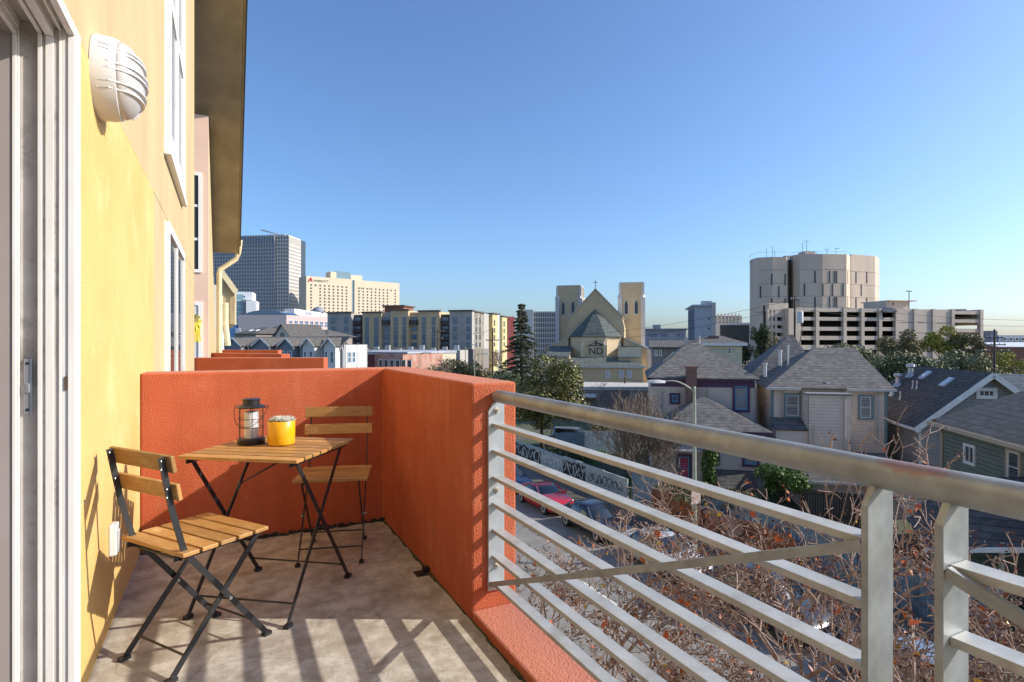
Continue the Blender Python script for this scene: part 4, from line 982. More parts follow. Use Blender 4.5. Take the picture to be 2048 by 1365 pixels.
# ------------------------------------------------------------------ church with twin towers
f = Fr(cw((1092 - 1024) / FPX * 106, 106), HA)
ch = fthing('church', 'tan church with twin square towers and a polygonal apse below a gable', 'church', f)
TANC = mat('tan church stucco', (.60, .455, .275), .85, (.54, .405, .24), .5, .5)
TRIMC = mat('pale church trim', (.55, .52, .47), .7)
SHC = shingle('green grey church shingle', (.13, .145, .13), (.10, .112, .10), .4)
LANC = mat('lancet glass', (.04, .045, .05), .2)
def cx(u, y): return f.py(u, 684, y)[0]
def cz(v, y, u=1190): return f.py(u, v, y)[1]
# lower block with hip roof
x0, x1 = cx(1128, 0), cx(1286, 0); z1 = cz(733, 0)
MB().box(x0, x1, 0, 6, 0, z1).build('wall', TANC, ch)
zr_ = cz(715, 4.6)
MB().slab([(x0 - .4, -.4, z1 + .02), (x1 + .4, -.4, z1 + .02), (cx(1240, 5), 5, zr_), (cx(1141, 5), 5, zr_)], .15).slab([(x1 + .4, -.4, z1 + .02), (x1 + .4, 6, z1 + .02), (cx(1240, 5), 5, zr_)], .15).slab([(x0 - .4, -.4, z1 + .02), (x0 - .4, 6, z1 + .02), (cx(1141, 5), 5, zr_)], .15).build('roof', SHC, ch)
MB().box(x0 - .4, x1 + .4, -.45, -.02, z1 - .25, z1 - .001).build('fascia', TRIMC, ch)
for (u0, u1) in ((1212, 1219), (1239, 1246), (1255, 1262)):
    a0, a1, w0, w1 = f.rect(u0, u1, 741, 756); window(ch, 'x', 0, -1, a0, a1, w0, w1, gm=mat('blind white glass', (.45, .47, .5), .3), fw=.12, mull=(0, 0), trim=TRIMC, tw=.12)
# apse
ya = 6.0
pa = [(cx(1141, ya + 3), ya + 5), (cx(1141, ya + 2.5), ya + 2.5), (cx(1166, ya), ya), (cx(1211, ya), ya), (cx(1242, ya + 2.5), ya + 2.5), (cx(1242, ya + 3), ya + 5)]
zt = cz(674, ya); MB().prism(pa, 0, zt).build('apse_wall', mat('light tan apse stucco', (.68, .53, .33), .85, (.62, .48, .295), .5), ch)
ap = (cx(1190, ya + 4.4), ya + 4.4, cz(619, ya + 4.4)); m = MB(); e_ = [(p[0] + (p[0] - ap[0]) * .06, p[1] - .35, zt + .02) for p in pa]
for i in range(5): m.slab([e_[i], e_[i + 1], ap], .12)
m.build('apse_roof', SHC, ch)
for i in (2, 3):
    m = MB(); m.box(pa[i][0] - .35, pa[i][0] + .35, ya - .75, ya + .3, 0, zt - 1.6); m.ext([(pa[i][0] - .35, ya - .75, zt - 1.599), (pa[i][0] - .35, ya + .3, zt - 1.599), (pa[i][0] - .35, ya + .3, zt - .4)], (.7, 0, 0)); m.build('buttress', mat('light tan apse stucco', (.68, .53, .33)), ch)
# the emblem on the apse
DKM = mat('dark bronze letters', (.035, .03, .03), .5)
ecx, ecz = cx(1191.5, ya), cz(709, ya)
def mount(txt, size, x, y, z, mt, name='emblem', par=ch):
    vs, fs = text_mesh(txt, size, .03); MB().add([(x + p[0], y - .05 + p[2], z + p[1]) for p in vs], fs).build(name, mt, par)
mount('ND', 1.85, ecx, ya, ecz, DKM)
m = MB(); m.bar((ecx - 1.7, ya - .08, ecz + 1.55), (ecx + .2, ya - .08, ecz + 2.35), .06, .12); m.bar((ecx - .2, ya - .08, ecz + 2.35), (ecx + 1.5, ya - .08, ecz + 1.75), .06, .22); m.bar((ecx - 1.5, ya - .08, ecz + 1.66), (ecx + 1.5, ya - .08, ecz + 1.72), .06, .14)
m.bar((ecx + .05, ya - .09, ecz + 1.6), (ecx + .05, ya - .09, ecz + 2.75), .2, .06, (0, 1, 0)); m.build('emblem', DKM, ch)
# nave gable
yn = ya + 4.5
n0, n1, npk = cx(1135, yn), cx(1249, yn), cx(1191, yn); zs, zp = cz(655, yn), cz(578, yn)
zs2 = cz(632, yn)
xa, xb = cx(1141, yn), cx(1243, yn)
MB().ext([(n0, yn, 0), (n1, yn, 0), (n1, yn, zs), (xb, yn, zs2), (npk, yn, zp), (xa, yn, zs2), (n0, yn, zs)], (0, 22, 0)).build('nave', TANC, ch)
m = MB(); m.slab([(xa - .4, yn - .3, zs2 - .3), (npk, yn - .3, zp + .12), (npk, yn + 22, zp + .12), (xa - .4, yn + 22, zs2 - .3)], .12); m.slab([(xb + .4, yn - .3, zs2 - .3), (npk, yn - .3, zp + .12), (npk, yn + 22, zp + .12), (xb + .4, yn + 22, zs2 - .3)], .12); m.build('roof', TRIMC, ch)
m = MB(); m.bar((npk, yn, zp), (npk, yn, zp + 1.75), .1, .1); m.bar((npk - .42, yn, zp + 1.25), (npk + .42, yn, zp + 1.25), .1, .1); m.build('cross', DKM, ch)
# aisles with sloping shoulders
for (u0, u1, sgn) in ((1091, 1137, -1), (1294, 1247, 1)):
    yb = ya + 2.6; a0, a1 = cx(u0, yb), cx(u1, yb); za, zb = cz(696, yb), cz(676, yb)
    MB().ext([(a0, yb, 0), (a1, yb, 0), (a1, yb, zb), (a0, yb, za)], (0, 22, 0)).build('aisle', TANC, ch)
    m = MB(); m.slab([(a0 + sgn * .3, yb - .2, za - .1), (a1, yb - .2, zb + .08), (a1, yb + 22, zb + .08), (a0 + sgn * .3, yb + 22, za - .1)], .15); m.build('aisle_roof', TRIMC, ch)
for (u0, u1) in ((1094, 1141), (1236, 1283)):
    a0, a1 = cx(u0, 4), cx(u1, 4); zl, zh = cz(711, 3), cz(693, 6)
    MB().slab([(a0, 2.6, zl), (a1, 2.6, zl), (a1, 8.6, zh), (a0, 8.6, zh)], .15).build('roof', SHC, ch); MB().box(a0 + .1, a1 - .1, 3.0, 8.6, 0, zl - .1).build('wall', TANC, ch)
    MB().box(a0, a1, 2.5, 2.6, zl - .25, zl + .05).build('fascia', TRIMC, ch)
for y in (9, 14, 19, 24):
    a1 = cx(1294, ya + 2.6); m = MB(); m.box(a1, a1 + 1.1, y, y + .9, 0, 7.2); m.ext([(a1, y, 7.2), (a1 + 1.1, y, 7.2), (a1, y, 8.6)], (0, .9, 0)); m.build('buttress', TRIMC, ch)
# towers
yt = ya + 18
for (u0, u1, vt, us) in ((1115, 1161, 570, (1126.5, 1146)), (1240, 1286, 566.6, (1252.5, 1272.5))):
    a0, a1 = cx(u0, yt), cx(u1, yt); zt = cz(vt, yt); w = a1 - a0
    MB().box(a0, a1, yt, yt + w, 0, zt).build('tower', TANC, ch, label='square bell tower')
    MB().box(a0 - .12, a1 + .12, yt - .12, yt + w + .12, zt - .25, zt + .02).build('tower_cap', TRIMC, ch)
    zb = cz(597, yt)
    for xx in (a0, a1):
        for yy in (yt, yt + w):
            m = MB(); m.box(xx - .45, xx + .45, yy - .45, yy + .45, 0, zb); m.box(xx - .28, xx + .28, yy - .28, yy + .28, zb + .001, zt - .26); m.lathe([(.64, 0), (.25, 1.0)], 4, (xx, yy, zb)); m.build('pilaster', TRIMC, ch)
    for uc in us:
        xc = cx(uc, yt); w0, w1 = cz(629, yt), cz(603, yt)
        for (hw_, mt_, dy, nm) in ((.52, TRIMC, .10, 'window'), (.34, LANC, .14, 'pane')):
            g_ = hw_ - .34; pts = [(xc - hw_, yt, w0 - g_), (xc + hw_, yt, w0 - g_), (xc + hw_, yt, w1 - .9), (xc + hw_ * .6, yt, w1 - .3), (xc, yt, w1 + g_), (xc - hw_ * .6, yt, w1 - .3), (xc - hw_, yt, w1 - .9)]
            o_ = MB().ext(pts, (0, -dy, 0)).build(nm, mt_, ch if nm == 'window' else o_)
    m = MB(); m.box(a0 + .3, a1 - .3, yt - .07, yt - .001, cz(588, yt) - .08, cz(588, yt) + .08); m.box(a0 + .3, a1 - .3, yt - .07, yt - .001, cz(642, yt) - .1, cz(642, yt) + .1); m.build('string_course', TANC, ch)

# ------------------------------------------------------------------ five storey apartment block
f = fr2(655, 177, 945, 165)
ab = fthing('apartment_block', 'five storey grey and mustard apartment block with stepped parapets', 'building', f)
GRYA, MUST, DRK, CRMA = mat('grey apartment stucco', (.40, .375, .34), .85, (.36, .335, .305), .3), mat('mustard stucco', (.58, .43, .26), .85, (.52, .385, .23), .3), mat('dark brown cladding', (.075, .06, .055), .8), mat('cream stucco', (.62, .54, .40), .85)
SPAN = mat('slate spandrel', (.16, .18, .20), .6)
zG = f.py(700, 698)[1]
def blk(u0, u1, vt, mt, y0=0.0, y1=16, cap=True, z0=zG):
    a0, a1 = f.py(u0, vt, 0)[0], f.py(u1, vt, 0)[0]; z1 = f.py((u0 + u1) / 2, vt, 0)[1]
    MB().box(a0, a1, y0, y1, z0, z1).build('wall', mt, ab)
    if cap: MB().box(a0 - .3, a1 + .3, y0 - .4, y0 + 1, z1 + .001, z1 + .45).build('cornice', mat('dark cornice', (.10, .09, .08), .7), ab)
blk(655, 677, 627.5, GRYA); blk(677, 704, 627, GRYA, -.5); blk(704, 725, 630, DRK, 1.2, cap=False); blk(725, 763, 626.5, MUST); blk(763, 783, 624.5, GRYA, .8, cap=False); blk(783, 818, 622, MUST, -.6)
blk(818, 838, 625, MUST, .8, cap=False); blk(838, 879, 624, MUST, -.2); blk(879, 899, 629, DRK, 1.2, cap=False); blk(899, 928, 623.5, GRYA); blk(928, 945, 623.5, GRYA, -.4)
a0 = f.py(772, 617, 6)[0]; zz = f.py(785, 614, 6)[1]; MB().box(a0, a0 + 6.5, 5, 12, zG, zz).build('roof_tower', mat('rust roof tower', (.25, .10, .06), .8), ab); MB().box(a0 - .6, a0 + 7.1, 4.4, 12.6, zz + .001, zz + .4).build('cornice', mat('dark cornice', (.1, .09, .08)), ab)
MB().box(0, f.L, .6, 16, 0, zG - .001).build('ground_floor', mat('dark shopfront', (.20, .18, .16), .7), ab)
rows = ((635, 648.5), (653, 664), (669, 680), (685, 694.5))
for (u0, u1, y, bal) in ((662, 670, 0, 0), (689, 697, -.5, 0), (709.5, 721.5, 1.2, 0), (730, 738, 0, 1), (748.5, 757, 0, 1), (768, 778, .8, 2), (787.5, 796, -.6, 1), (805, 812.5, -.6, 1), (823, 834, .8, 2), (844, 852, -.2, 1), (863.5, 871, -.2, 1), (884, 897, 1.2, 0), (906, 914.5, 0, 0), (933, 942, -.4, 0)):
    for i, (v0, v1) in enumerate(rows):
        a0, a1, w0, w1 = f.rect(u0, u1, v0, v1, y)
        window(ab, 'x', y, -1, a0, a1, w0, w1, gm=GLASS_SKY, fm=mat('slate frame', (.20, .22, .23), .5), fw=.12, dep=.12, mull=(1, 1 if bal != 2 else 0))
        if bal == 1 and i < 3:
            z3 = f.py(700, rows[i + 1][0])[1]; MB().box(a0, a1, y - .06, y + .05, z3 + .1, w0 - .1).build('spandrel', SPAN, ab)
        if bal == 2 and i == 0: MB().box(a0 - .3, a1 + .3, y - .9, y - .02, w0 - .3, w0 + 1.1).build('balcony', DRK, ab)
        if u0 in (709.5, 884): MB().box(a0 - .4, a1 + .4, y - .7, y - .13, w0 - .2, w0 + .9).build('balcony', DRK, ab)
# its sunlit side street wing, stepped and many coloured
zz = f.py(930, 624)[1]
for (y0, y1, mt_, dx, h) in ((1.4, 11, CRMA, 0, 0), (11, 19, mat('sand stucco', (.50, .42, .28), .85), -.8, -.3), (19, 25, mat('pale mustard', (.55, .45, .22), .85), .4, .2), (25, 30, mat('pale blue stucco', (.52, .57, .6), .85), -.4, .5), (30, 36, mat('pale mustard', (.55, .45, .22)), .6, -.2)):
    MB().box(f.L - 4, f.L + dx, y0 + .01, y1, 0, zz + h).build('wing', mt_, ab); MB().box(f.L - 3, f.L + dx + .4, y0, y1, zz + h + .001, zz + h + .4).build('cornice', mat('dark cornice', (.1, .09, .08)), ab)
    for k in range(max(1, int((y1 - y0) / 3.4))):
        yc = y0 + 1.4 + k * 3.4
        for (v0, v1) in rows:
            w0, w1 = f.py(930, v1)[1], f.py(930, v0)[1]; window(ab, 'y', f.L + dx, 1, yc, yc + 1.3, w0, w1, fm=mat('slate frame', (.2, .22, .23)), fw=.1, dep=.1, mull=(0, 0))
f2 = fr2(1003, 212, 1018, 206); o = fthing('red_apartment_building', 'dark red clad building peeking out left of the tall conifer', 'building', f2)
z1 = f2.py(1010, 634)[1]; MB().box(0, 5, 0, 3, 0, z1).build('wall', mat('dark red cladding', (.27, .055, .05), .8, (.2, .04, .04), 1), o)
for i in range(5):
    for k in range(2): window(o, 'x', 0, -1, .7 + k * 2.2, 1.8 + k * 2.2, 3 + i * 3.2, 4.8 + i * 3.2, fw=.1, mull=(0, 0))

# ------------------------------------------------------------------ downtown towers
def grid_face(par, ax, pos, out, a0, a1, z0, z1, nc, nr, pier, span, dep, mt):
    """piers and spandrels standing proud of the glass core: real reveals, too small to pick apart singly"""
    m = MB(); pa, sp = (a1 - a0) / nc, (z1 - z0) / nr
    B_ = (lambda p, q, r0, r1, d: m.box(p, q, *sorted((pos, pos + out * d)), r0, r1)) if ax == 'x' else (lambda p, q, r0, r1, d: m.box(*sorted((pos, pos + out * d)), p, q, r0, r1))
    for i in range(nc + 1): c = a0 + pa * i; B_(c - pier / 2, c + pier / 2, z0, z1, dep)
    for k in range(nr + 1): c = z0 + sp * k; B_(a0, a1, c - span / 2, c + span / 2, dep - .03)
    return m.build('facade_grid', mt, par, kind='stuff')
CONT, CONL = mat('pinkish concrete', (.50, .43, .39), .8), mat('pale concrete', (.55, .51, .46), .8)
f = fr2(440, 590, 548, 583)
tw = fthing('office_tower', 'tall blue glass office tower with concrete grid at left', 'tower', f)
zt = f.py(540, 472)[1]; xr = f.py(576, 500)[0]
MB().box(-40, f.L, .4, 40, 0, zt).build('core', mat('blue office glass', (.07, .13, .20), .1, spec=.9), tw)
MB().box(f.L + .01, xr - .3, 2, 38, 0, zt).build('corner_core', mat('dark glass', (.05, .06, .07), .15), tw)
fl_ = 3.72; nr = int((zt - 18) / fl_)
grid_face(tw, 'x', .4, -1, -30, f.L, zt - 9 - (nr - 3) * fl_, zt - 9, 30, nr - 3, .75, .9, .5, CONT)
grid_face(tw, 'x', .4, -1, -30, f.L, zt - 9, zt, 30, 1, .75, 1.4, .5, CONT)
grid_face(tw, 'x', 2, -1, f.L + .3, xr - .3, zt - 9 - (nr - 3) * fl_, zt - .2, 5, nr - 1, 1.5, 1.6, .8, CONL)
grid_face(tw, 'y', xr - .3, 1, 2, 26, zt - 9 - (nr - 3) * fl_, zt - 9, 11, nr - 3, 1.1, 1.7, .5, CONL); grid_face(tw, 'y', xr - .3, 1, 2, 26, zt - 9, zt - .2, 11, 1, 1.3, 1.4, .5, CONL)
m = MB(); m.bar((f.L - 22, 14, zt + 9), (f.L + 6, 14, zt + 1.4), 1.4, 1.5); m.box(f.L - 12, f.L + 6, 10, 22, zt + .01, zt + 3); m.build('roof_gantry', WHITE, tw)
# hotel
f = fr2(612.5, 556, 799, 622)
ht = fthing('hotel', 'cream hotel slab with small square windows and a red and black roof sign', 'hotel', f)
HC = mat('cream hotel concrete', (.66, .55, .40), .8, (.62, .51, .37), .1)
z1 = f.py(613, 552.5)[1]; s0, s1 = f.py(703.5, 600)[0], f.py(709, 600)[0]
MB().box(0, s0, 0, 20, 0, z1).build('wall', HC, ht); MB().box(s1, f.L, 0, 20, 0, z1 - .3).build('wall', HC, ht)
MB().box(s0, s1, 1, 19, 0, z1 - 1).build('glass_strip', mat('pale blue glass', (.16, .24, .28), .15, spec=.8), ht)
MB().box(s0 - 14, s1 - 2, 6, 18, z1, z1 + 8).build('penthouse', mat('pale blue glass', (.16, .24, .28)), ht); MB().box(s0 - 20, s0 - 14, 6, 18, z1, z1 + 7).build('penthouse', HC, ht); MB().box(s1 - 1, s1 + 12, 7, 18, z1, z1 + 5.5).build('penthouse', HC, ht)
mw = MB(); sp = f.py(613, 600)[1] - f.py(613, 606.5)[1]
HWN = mat('hotel window', (.10, .085, .07), .25)
for i in range(13):
    z = z1 - 7.6 - i * sp * (1.0)
    for u in (622.3, 631.3, 640.5, 649.5, 658.3, 667, 676, 684.5, 693):
        if u == 631.3 and i > 0: continue
        a0 = f.py(u, 600)[0]; mw.box(a0 - .85, a0 + .85, -.12, .05, z - 1.7, z)
    if i == 0: us = (718, 722.5, 726.5, 734.5, 739, 743, 751.5, 759.5, 766.5, 775, 782.5, 790.5)
    else: us = (718, 726.5, 735, 743, 751, 759, 767, 775, 790.5)
    for u in us: a0 = f.py(u, 600)[0]; w = .45 if u in (722.5, 739) else .85; mw.box(a0 - w, a0 + w, -.12, .05, z - 1.9, z - .2)
mw.build('windows', HWN, ht, kind='stuff')
xs = f.py(637.5, 560)[0]; mount('MARRIOTT', 3.0, xs + 2.6, -.1, z1 - 5.0, DKM, 'sign', ht)
xs = f.py(621.5, 560)[0]; m = MB(); RS = mat('red sign', (.50, .03, .03), .5)
m.bar((xs - 2.6, -.3, z1 - 5.4), (xs + .2, -.3, z1 - 1.4), .3, .9); m.bar((xs + .2, -.3, z1 - 1.4), (xs + 1.6, -.3, z1 - 5.2), .3, .8); m.bar((xs - .8, -.3, z1 - 4.6), (xs + .6, -.3, z1 - 2.8), .3, .7); m.build('logo', RS, ht)
# blue glass slab beside the hotel, white slab and tinted building at far left
f = fr2(603, 640, 613, 643); o = fthing('blue_glass_tower', 'narrow dark blue glass slab between tower and hotel', 'tower', f); z1 = f.py(608, 556)[1]
MB().box(-4, f.L + 1, 0, 20, 0, z1).build('wall', mat('deep blue glass', (.03, .08, .18), .12, spec=.9), o); MB().box(-4, f.L + 1.2, -.3, 20, z1 - 12, z1 + .3).build('crown', mat('slate crown', (.10, .11, .14), .6), o)
f = fr2(462, 420, 513, 425); o = fthing('white_clinic', 'white and pale glass building with blue roof sign at far left', 'building', f)
za, zb = f.py(480, 589)[1], f.py(500, 597)[1]; xm, xc = f.py(493, 600)[0], f.py(486, 600)[0]
MB().box(-8, xc, 1, 20, 0, za).build('glass_wall', mat('pale aqua glass', (.26, .40, .44), .15, spec=.8), o)
for i in range(8): MB().box(-8, xc, .5, .99, za - 5 - i * 4.2, za - 4.4 - i * 4.2).build('floor_band', WHITE, o)
MB().box(-8, f.py(504, 600)[0], 2, 20.2, za - 4, za + 2).build('crown', mat('white panel', (.72, .72, .73), .6), o); MB().box(xm, f.L, -2, 14, 0, zb - 2).build('wall', mat('white panel', (.72, .72, .73)), o); MB().box(xc + .01, xm - .01, -1, 14, 0, zb - 1).build('wall', mat('slate panel', (.2, .22, .26), .6), o)
m = MB(); xq = f.py(471, 590)[0]
for i in range(7): m.box(xq + i * .95, xq + i * .95 + .55, 1.6, 1.99, za - 2.2, za - 1.0 + (i % 3) * .25)
m.build('sign_lettering', mat('blue sign', (.05, .10, .35), .5), o, kind='stuff')
f = fr2(448, 300, 478, 300); o = fthing('sky_blue_building', 'sky blue painted building low at far left behind the grey townhouses', 'building', f); z1 = f.py(460, 651)[1]; MB().box(-6, f.L - 1.5, 0, 12, 0, z1).build('wall', mat('sky blue paint', (.20, .36, .62), .8), o); MB().box(f.L - 1.4, f.L + 1, -1, 8, 0, z1 - 1.5).build('wing', mat('white panel', (.72, .72, .73)), o)
f = fr2(442, 700, 470, 700); o = fthing('white_banded_tower', 'white balcony banded tower behind the cream downspout', 'tower', f); z1 = f.py(455, 520)[1]; MB().box(-6, f.L - 4, 0, 20, 0, z1).build('core', GLASS_SKY, o)
for i in range(24): MB().box(-7, f.L - 4, -1, 0, z1 - 2 - i * 5, z1 - i * 5).build('balcony_band', WHITE, o)
# arched roof market hall
f = fr2(482, 318, 573, 300); mh = fthing('market_hall', 'pink building with arched dark glass roof below the office tower', 'building', f)
PKC = mat('pink concrete', (.50, .37, .35), .8); z1 = f.py(530, 632)[1]; zb = f.py(530, 620)[1]
MB().box(0, f.L, 0, 34, 0, z1).build('wall', PKC, mh)
n = 14; pts = [(f.L * i / n, .5, z1 + (zb - z1) * math.sin(PI * min(1, .06 + .94 * (i / n)) * (.62 if False else 1)) ** .8 if 0 < i < n else z1) for i in range(n + 1)]
MB().ext(pts, (0, 8, 0)).build('arched_roof', mat('deep blue glass', (.03, .08, .18)), mh)
for i in range(6): a0, a1, w0, w1 = f.rect(485 + i * 14.6, 495.5 + i * 14.6, 637, 645.5); window(mh, 'x', 0, -1, a0, a1, w0, w1, gm=mat('deep blue glass', (.03, .08, .18)), fm=PKC, fw=.2, dep=.12, mull=(1, 0))
zs = z1 - .5
for i in range(9): window(mh, 'y', f.L, 1, 1.5 + i * 3.5, 3.9 + i * 3.5, zs - 5.4, zs - 2.2, gm=mat('deep blue glass', (.03, .08, .18)), fm=WHITE, fw=.15, dep=.1, mull=(1, 1))
f2 = fr2(573, 300, 660, 380); z2 = f2.py(600, 634)[1]; PKL = mat('sunlit copy of pink concrete', (.60, .50, .47), .8)  # lighter copy of the pink concrete: sun on this wing painted into its colour
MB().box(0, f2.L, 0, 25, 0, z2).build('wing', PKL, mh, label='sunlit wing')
w_ = [o for o in COL.objects if o.parent == mh][-1]; w_.rotation_euler = (0, 0, f2.a - f.a); dx_, dy_ = f.loc(*f2.o); w_.location = (dx_, dy_, 0)
for i in range(8):
    a0, a1, w0, w1 = f2.rect(575 + i * 10.5, 581 + i * 10.2, 638, 645); p_ = window(mh, 'x', 0, -1, a0, a1, w0, w1, gm=mat('deep blue glass', (.03, .08, .18)), fm=PKL, fw=.2, dep=.15, mull=(1, 0)); p_.rotation_euler = w_.rotation_euler; p_.location = w_.location
f3 = fr2(589, 335, 654, 392); o = fthing('roof_billboard', 'long white sign band with grey lettering on the market hall roof', 'sign', f3); za, zb = f3.py(600, 632)[1], f3.py(600, 619.5)[1]
MB().box(0, f3.L, 0, 6, za - 4, zb).build('panel', WHITE, o); m = MB(); xs = f3.py(610, 625)[0]
for i in range(8): m.box(xs + i * 1.5, xs + i * 1.5 + .8, -.12, 0, za + .9, za + 2.6 + (i % 3) * .4)
m.build('lettering', mat('grey lettering', (.2, .2, .28), .6), o, kind='stuff'); MB().lathe([(4.0, 0), (3.8, 1.6), (2.6, 3.2), (.2, 4.2)], 16, (f3.py(645, 620)[0], 3, zb)).build('dome', mat('slate panel', (.2, .22, .26)), o, smooth=True)

# ------------------------------------------------------------------ townhouses and houses left of centre
GTH, GTL = mat('blue grey townhouse siding', (.20, .22, .25), .8, (.17, .19, .215), .6), mat('white townhouse siding', (.60, .59, .56), .8, (.54, .53, .50), .6)
ftb = fr2(446, 92, 690, 82)
for i, (u0, u1, d) in enumerate(((446, 500, 92), (500, 556, 90), (556, 604, 87.5), (604, 646, 85), (646, 688, 83))):
    f = fr2(u0, d, u1, d - 2.2); o = fthing('townhouse', ('blue grey townhouse farthest left in the row of gables', 'blue grey townhouse second from left in the row of gables', 'blue grey townhouse in the middle of the row of gables', 'pale townhouse second from right with a white gable', 'white townhouse at the right end with a bay window')[i], 'house', f, 'row of grey gabled townhouses')
    L = f.L; ze = f.py((u0 + u1) / 2, 690)[1]; zp = f.py((u0 + u1) / 2, 677)[1]; mt_ = GTH if i < 3 else mat('pale grey townhouse siding', (.36, .36, .36), .8)
    dp = 9 if i < 4 else 2.6; MB().box(0, L, .02, dp, 0, ze).build('wall', mt_, o); MB().siding('x', .02, -1, 0, L, 0, ze, .3).build('siding', mt_, o)
    m = MB(); m.slab([(-.3, -.4, ze - .1), (L * .98, -.4, ze - .1), (L * .98, dp / 2, zp + .3), (-.3, dp / 2, zp + .3)], .15); m.build('roof', SHT, o)
    g0, g1 = L * .36, L * .90
    gl = mt_ if i < 3 else GTL
    MB().box(g0, g1, -1.2, .01, 0, ze - .05).build('bay', gl if i > 2 else mt_, o); MB().ext([(g0, -1.2, ze - .05), (g1, -1.2, ze - .05), ((g0 + g1) / 2, -1.2, zp)], (0, dp / 2 + .5, 0)).build('gable', gl, o)
    gm2 = (g0 + g1) / 2; m = MB(); m.slab([(g0 - .3, -1.5, ze - .2), (gm2, -1.5, zp + .1), (gm2, dp / 2, zp + .1), (g0 - .3, dp / 2, ze - .2)], .1); m.slab([(g1 + .3, -1.5, ze - .2), (gm2, -1.5, zp + .1), (gm2, dp / 2, zp + .1), (g1 + .3, dp / 2, ze - .2)], .1); m.build('gable_roof', SHT, o)
    m = MB(); m.bar((g0 - .3, -1.52, ze - .28), (gm2, -1.52, zp), .04, .2); m.bar((g1 + .3, -1.52, ze - .28), (gm2, -1.52, zp), .04, .2); m.build('bargeboard', WHITE, o)
    for (q0, q1) in ((.08, .36), (.58, .9)):
        b0, b1 = g0 + (g1 - g0) * q0, g0 + (g1 - g0) * q1
        for z_ in (ze - 2.6, ze - 5.6): window(o, 'x', -1.2, -1, b0, b1, z_, z_ + 1.7, fw=.09, gm=GLASS_SKY)
    m = MB(); m.tube([(L - .1, -.35, ze - .15), (L - .1, -.1, ze - .8), (L - .1, -.1, 0)], .07, 6); m.build('downspout', WHITE, o)
    MB().box(L + .001, L + .05, .3, dp - .3, 0, ze - .1).build('side_wall', GTL, o)
    if i == 4:
        for z_ in (ze - 2.6, ze - 5.6): window(o, 'y', L + .05, 1, .55, 1.25, z_, z_ + 1.6, fw=.08, gm=GLASS_SKY); window(o, 'y', L + .05, 1, 1.4, 2.1, z_, z_ + 1.6, fw=.08, gm=GLASS_SKY)
g = random.Random(9)
for i, (u0, u1, d, ve, vp, lab) in enumerate(((470, 512, 128, 668, 655, 'small brown roofed house with a little dormer behind the townhouses'), (505, 575, 136, 672, 651, 'wide brown hip roofed house behind the middle townhouses'), (548, 582, 124, 673, 650.5, 'cream gabled house with a round window behind the townhouses'), (575, 655, 132, 674, 660, 'long low brown roofed house beside the grey apartment block'))):
    f = fr2(u0, d, u1, d - 4); o = fthing('far_house', lab, 'house', f, 'brown roofed houses behind the townhouses'); um = (u0 + u1) / 2; L = f.L; ze, zp = f.py(um, ve)[1], f.py(um, vp, 3)[1]
    wm = mat('cream gable siding', (.62, .57, .46), .8) if i == 2 else mat('brown grey siding', (.30, .25, .22))
    MB().box(0, L, 0, 9, 0, ze).build('wall', wm, o)
    if i == 2:
        MB().ext([(0, 0, ze), (L, 0, ze), (L / 2, 0, zp - .1)], (0, 9, 0)).build('gable', wm, o); m = MB()
        m.slab([(-.4, -.4, ze - .3), (L / 2, -.4, zp + .1), (L / 2, 9, zp + .1), (-.4, 9, ze - .3)], .15); m.slab([(L + .4, -.4, ze - .3), (L / 2, -.4, zp + .1), (L / 2, 9, zp + .1), (L + .4, 9, ze - .3)], .15); m.build('roof', SHT, o)
        MB().lathe([(.75, 0), (.75, .1)], 20, (0, 0, 0), 'x').build('round_window', GLASS, o).rotation_euler = (0, 0, R(-90)); rw_ = [q for q in COL.objects if q.parent == o][-1]; rw_.location = (L / 2, -.02, zp - 2.4)
    else:
        m = MB(); hip(m, 0, L, 0, 10, ze + .02, zp, .5, L * .35); m.build('roof', SHT, o)
        for k in range(2): MB().slab([(L * (.3 + .3 * k), 1.5, ze + (zp - ze) * .45), (L * (.3 + .3 * k) + .9, 1.5, ze + (zp - ze) * .45), (L * (.3 + .3 * k) + .9, 2.4, ze + (zp - ze) * .65), (L * (.3 + .3 * k), 2.4, ze + (zp - ze) * .65)], .2).build('skylight', WHITE, o)
        for k in range(3): window(o, 'x', 0, -1, L * (.15 + .3 * k), L * (.15 + .3 * k) + 1.1, ze - 2.4, ze - .9, fw=.1)
f = fr2(688, 104, 808, 98); o = fthing('red_brick_shop', 'low dark red brick shop building behind the red parapet', 'building', f); z1 = f.py(740, 712)[1]; xm = f.py(752, 712)[0]
MB().box(0, xm, 0, 12, 0, z1).build('wall', mat('dark red painted brick', (.19, .05, .045), .9, (.15, .04, .04), 2), o); MB().box(xm + .01, f.L, -.3, 12, 0, z1 + .3).build('wall', mat('orange brick', (.36, .14, .08), .9, (.46, .30, .25), .8), o)
MB().box(-.2, f.L, 1, 13, z1 + .4, z1 + .7).build('flat_roof', mat('pale roof membrane', (.38, .40, .44), .8), o)
for i in range(6): a0 = xm + .8 + i * 1.25; window(o, 'x', -.3, -1, a0, a0 + .95, z1 - 2.1, z1 - .6, fw=.12, mull=(0, 0))
m = MB(); g = random.Random(2); xs = f.py(716, 725)[0]
for i in range(8): m.bar((xs + i * .32, -.03, z1 - 1.6), (xs + i * .32 + g.uniform(-.1, .25), -.03, z1 - .95), .03, .09, (1, 0, 0))
m.build('graffiti', WHT, o, kind='stuff')
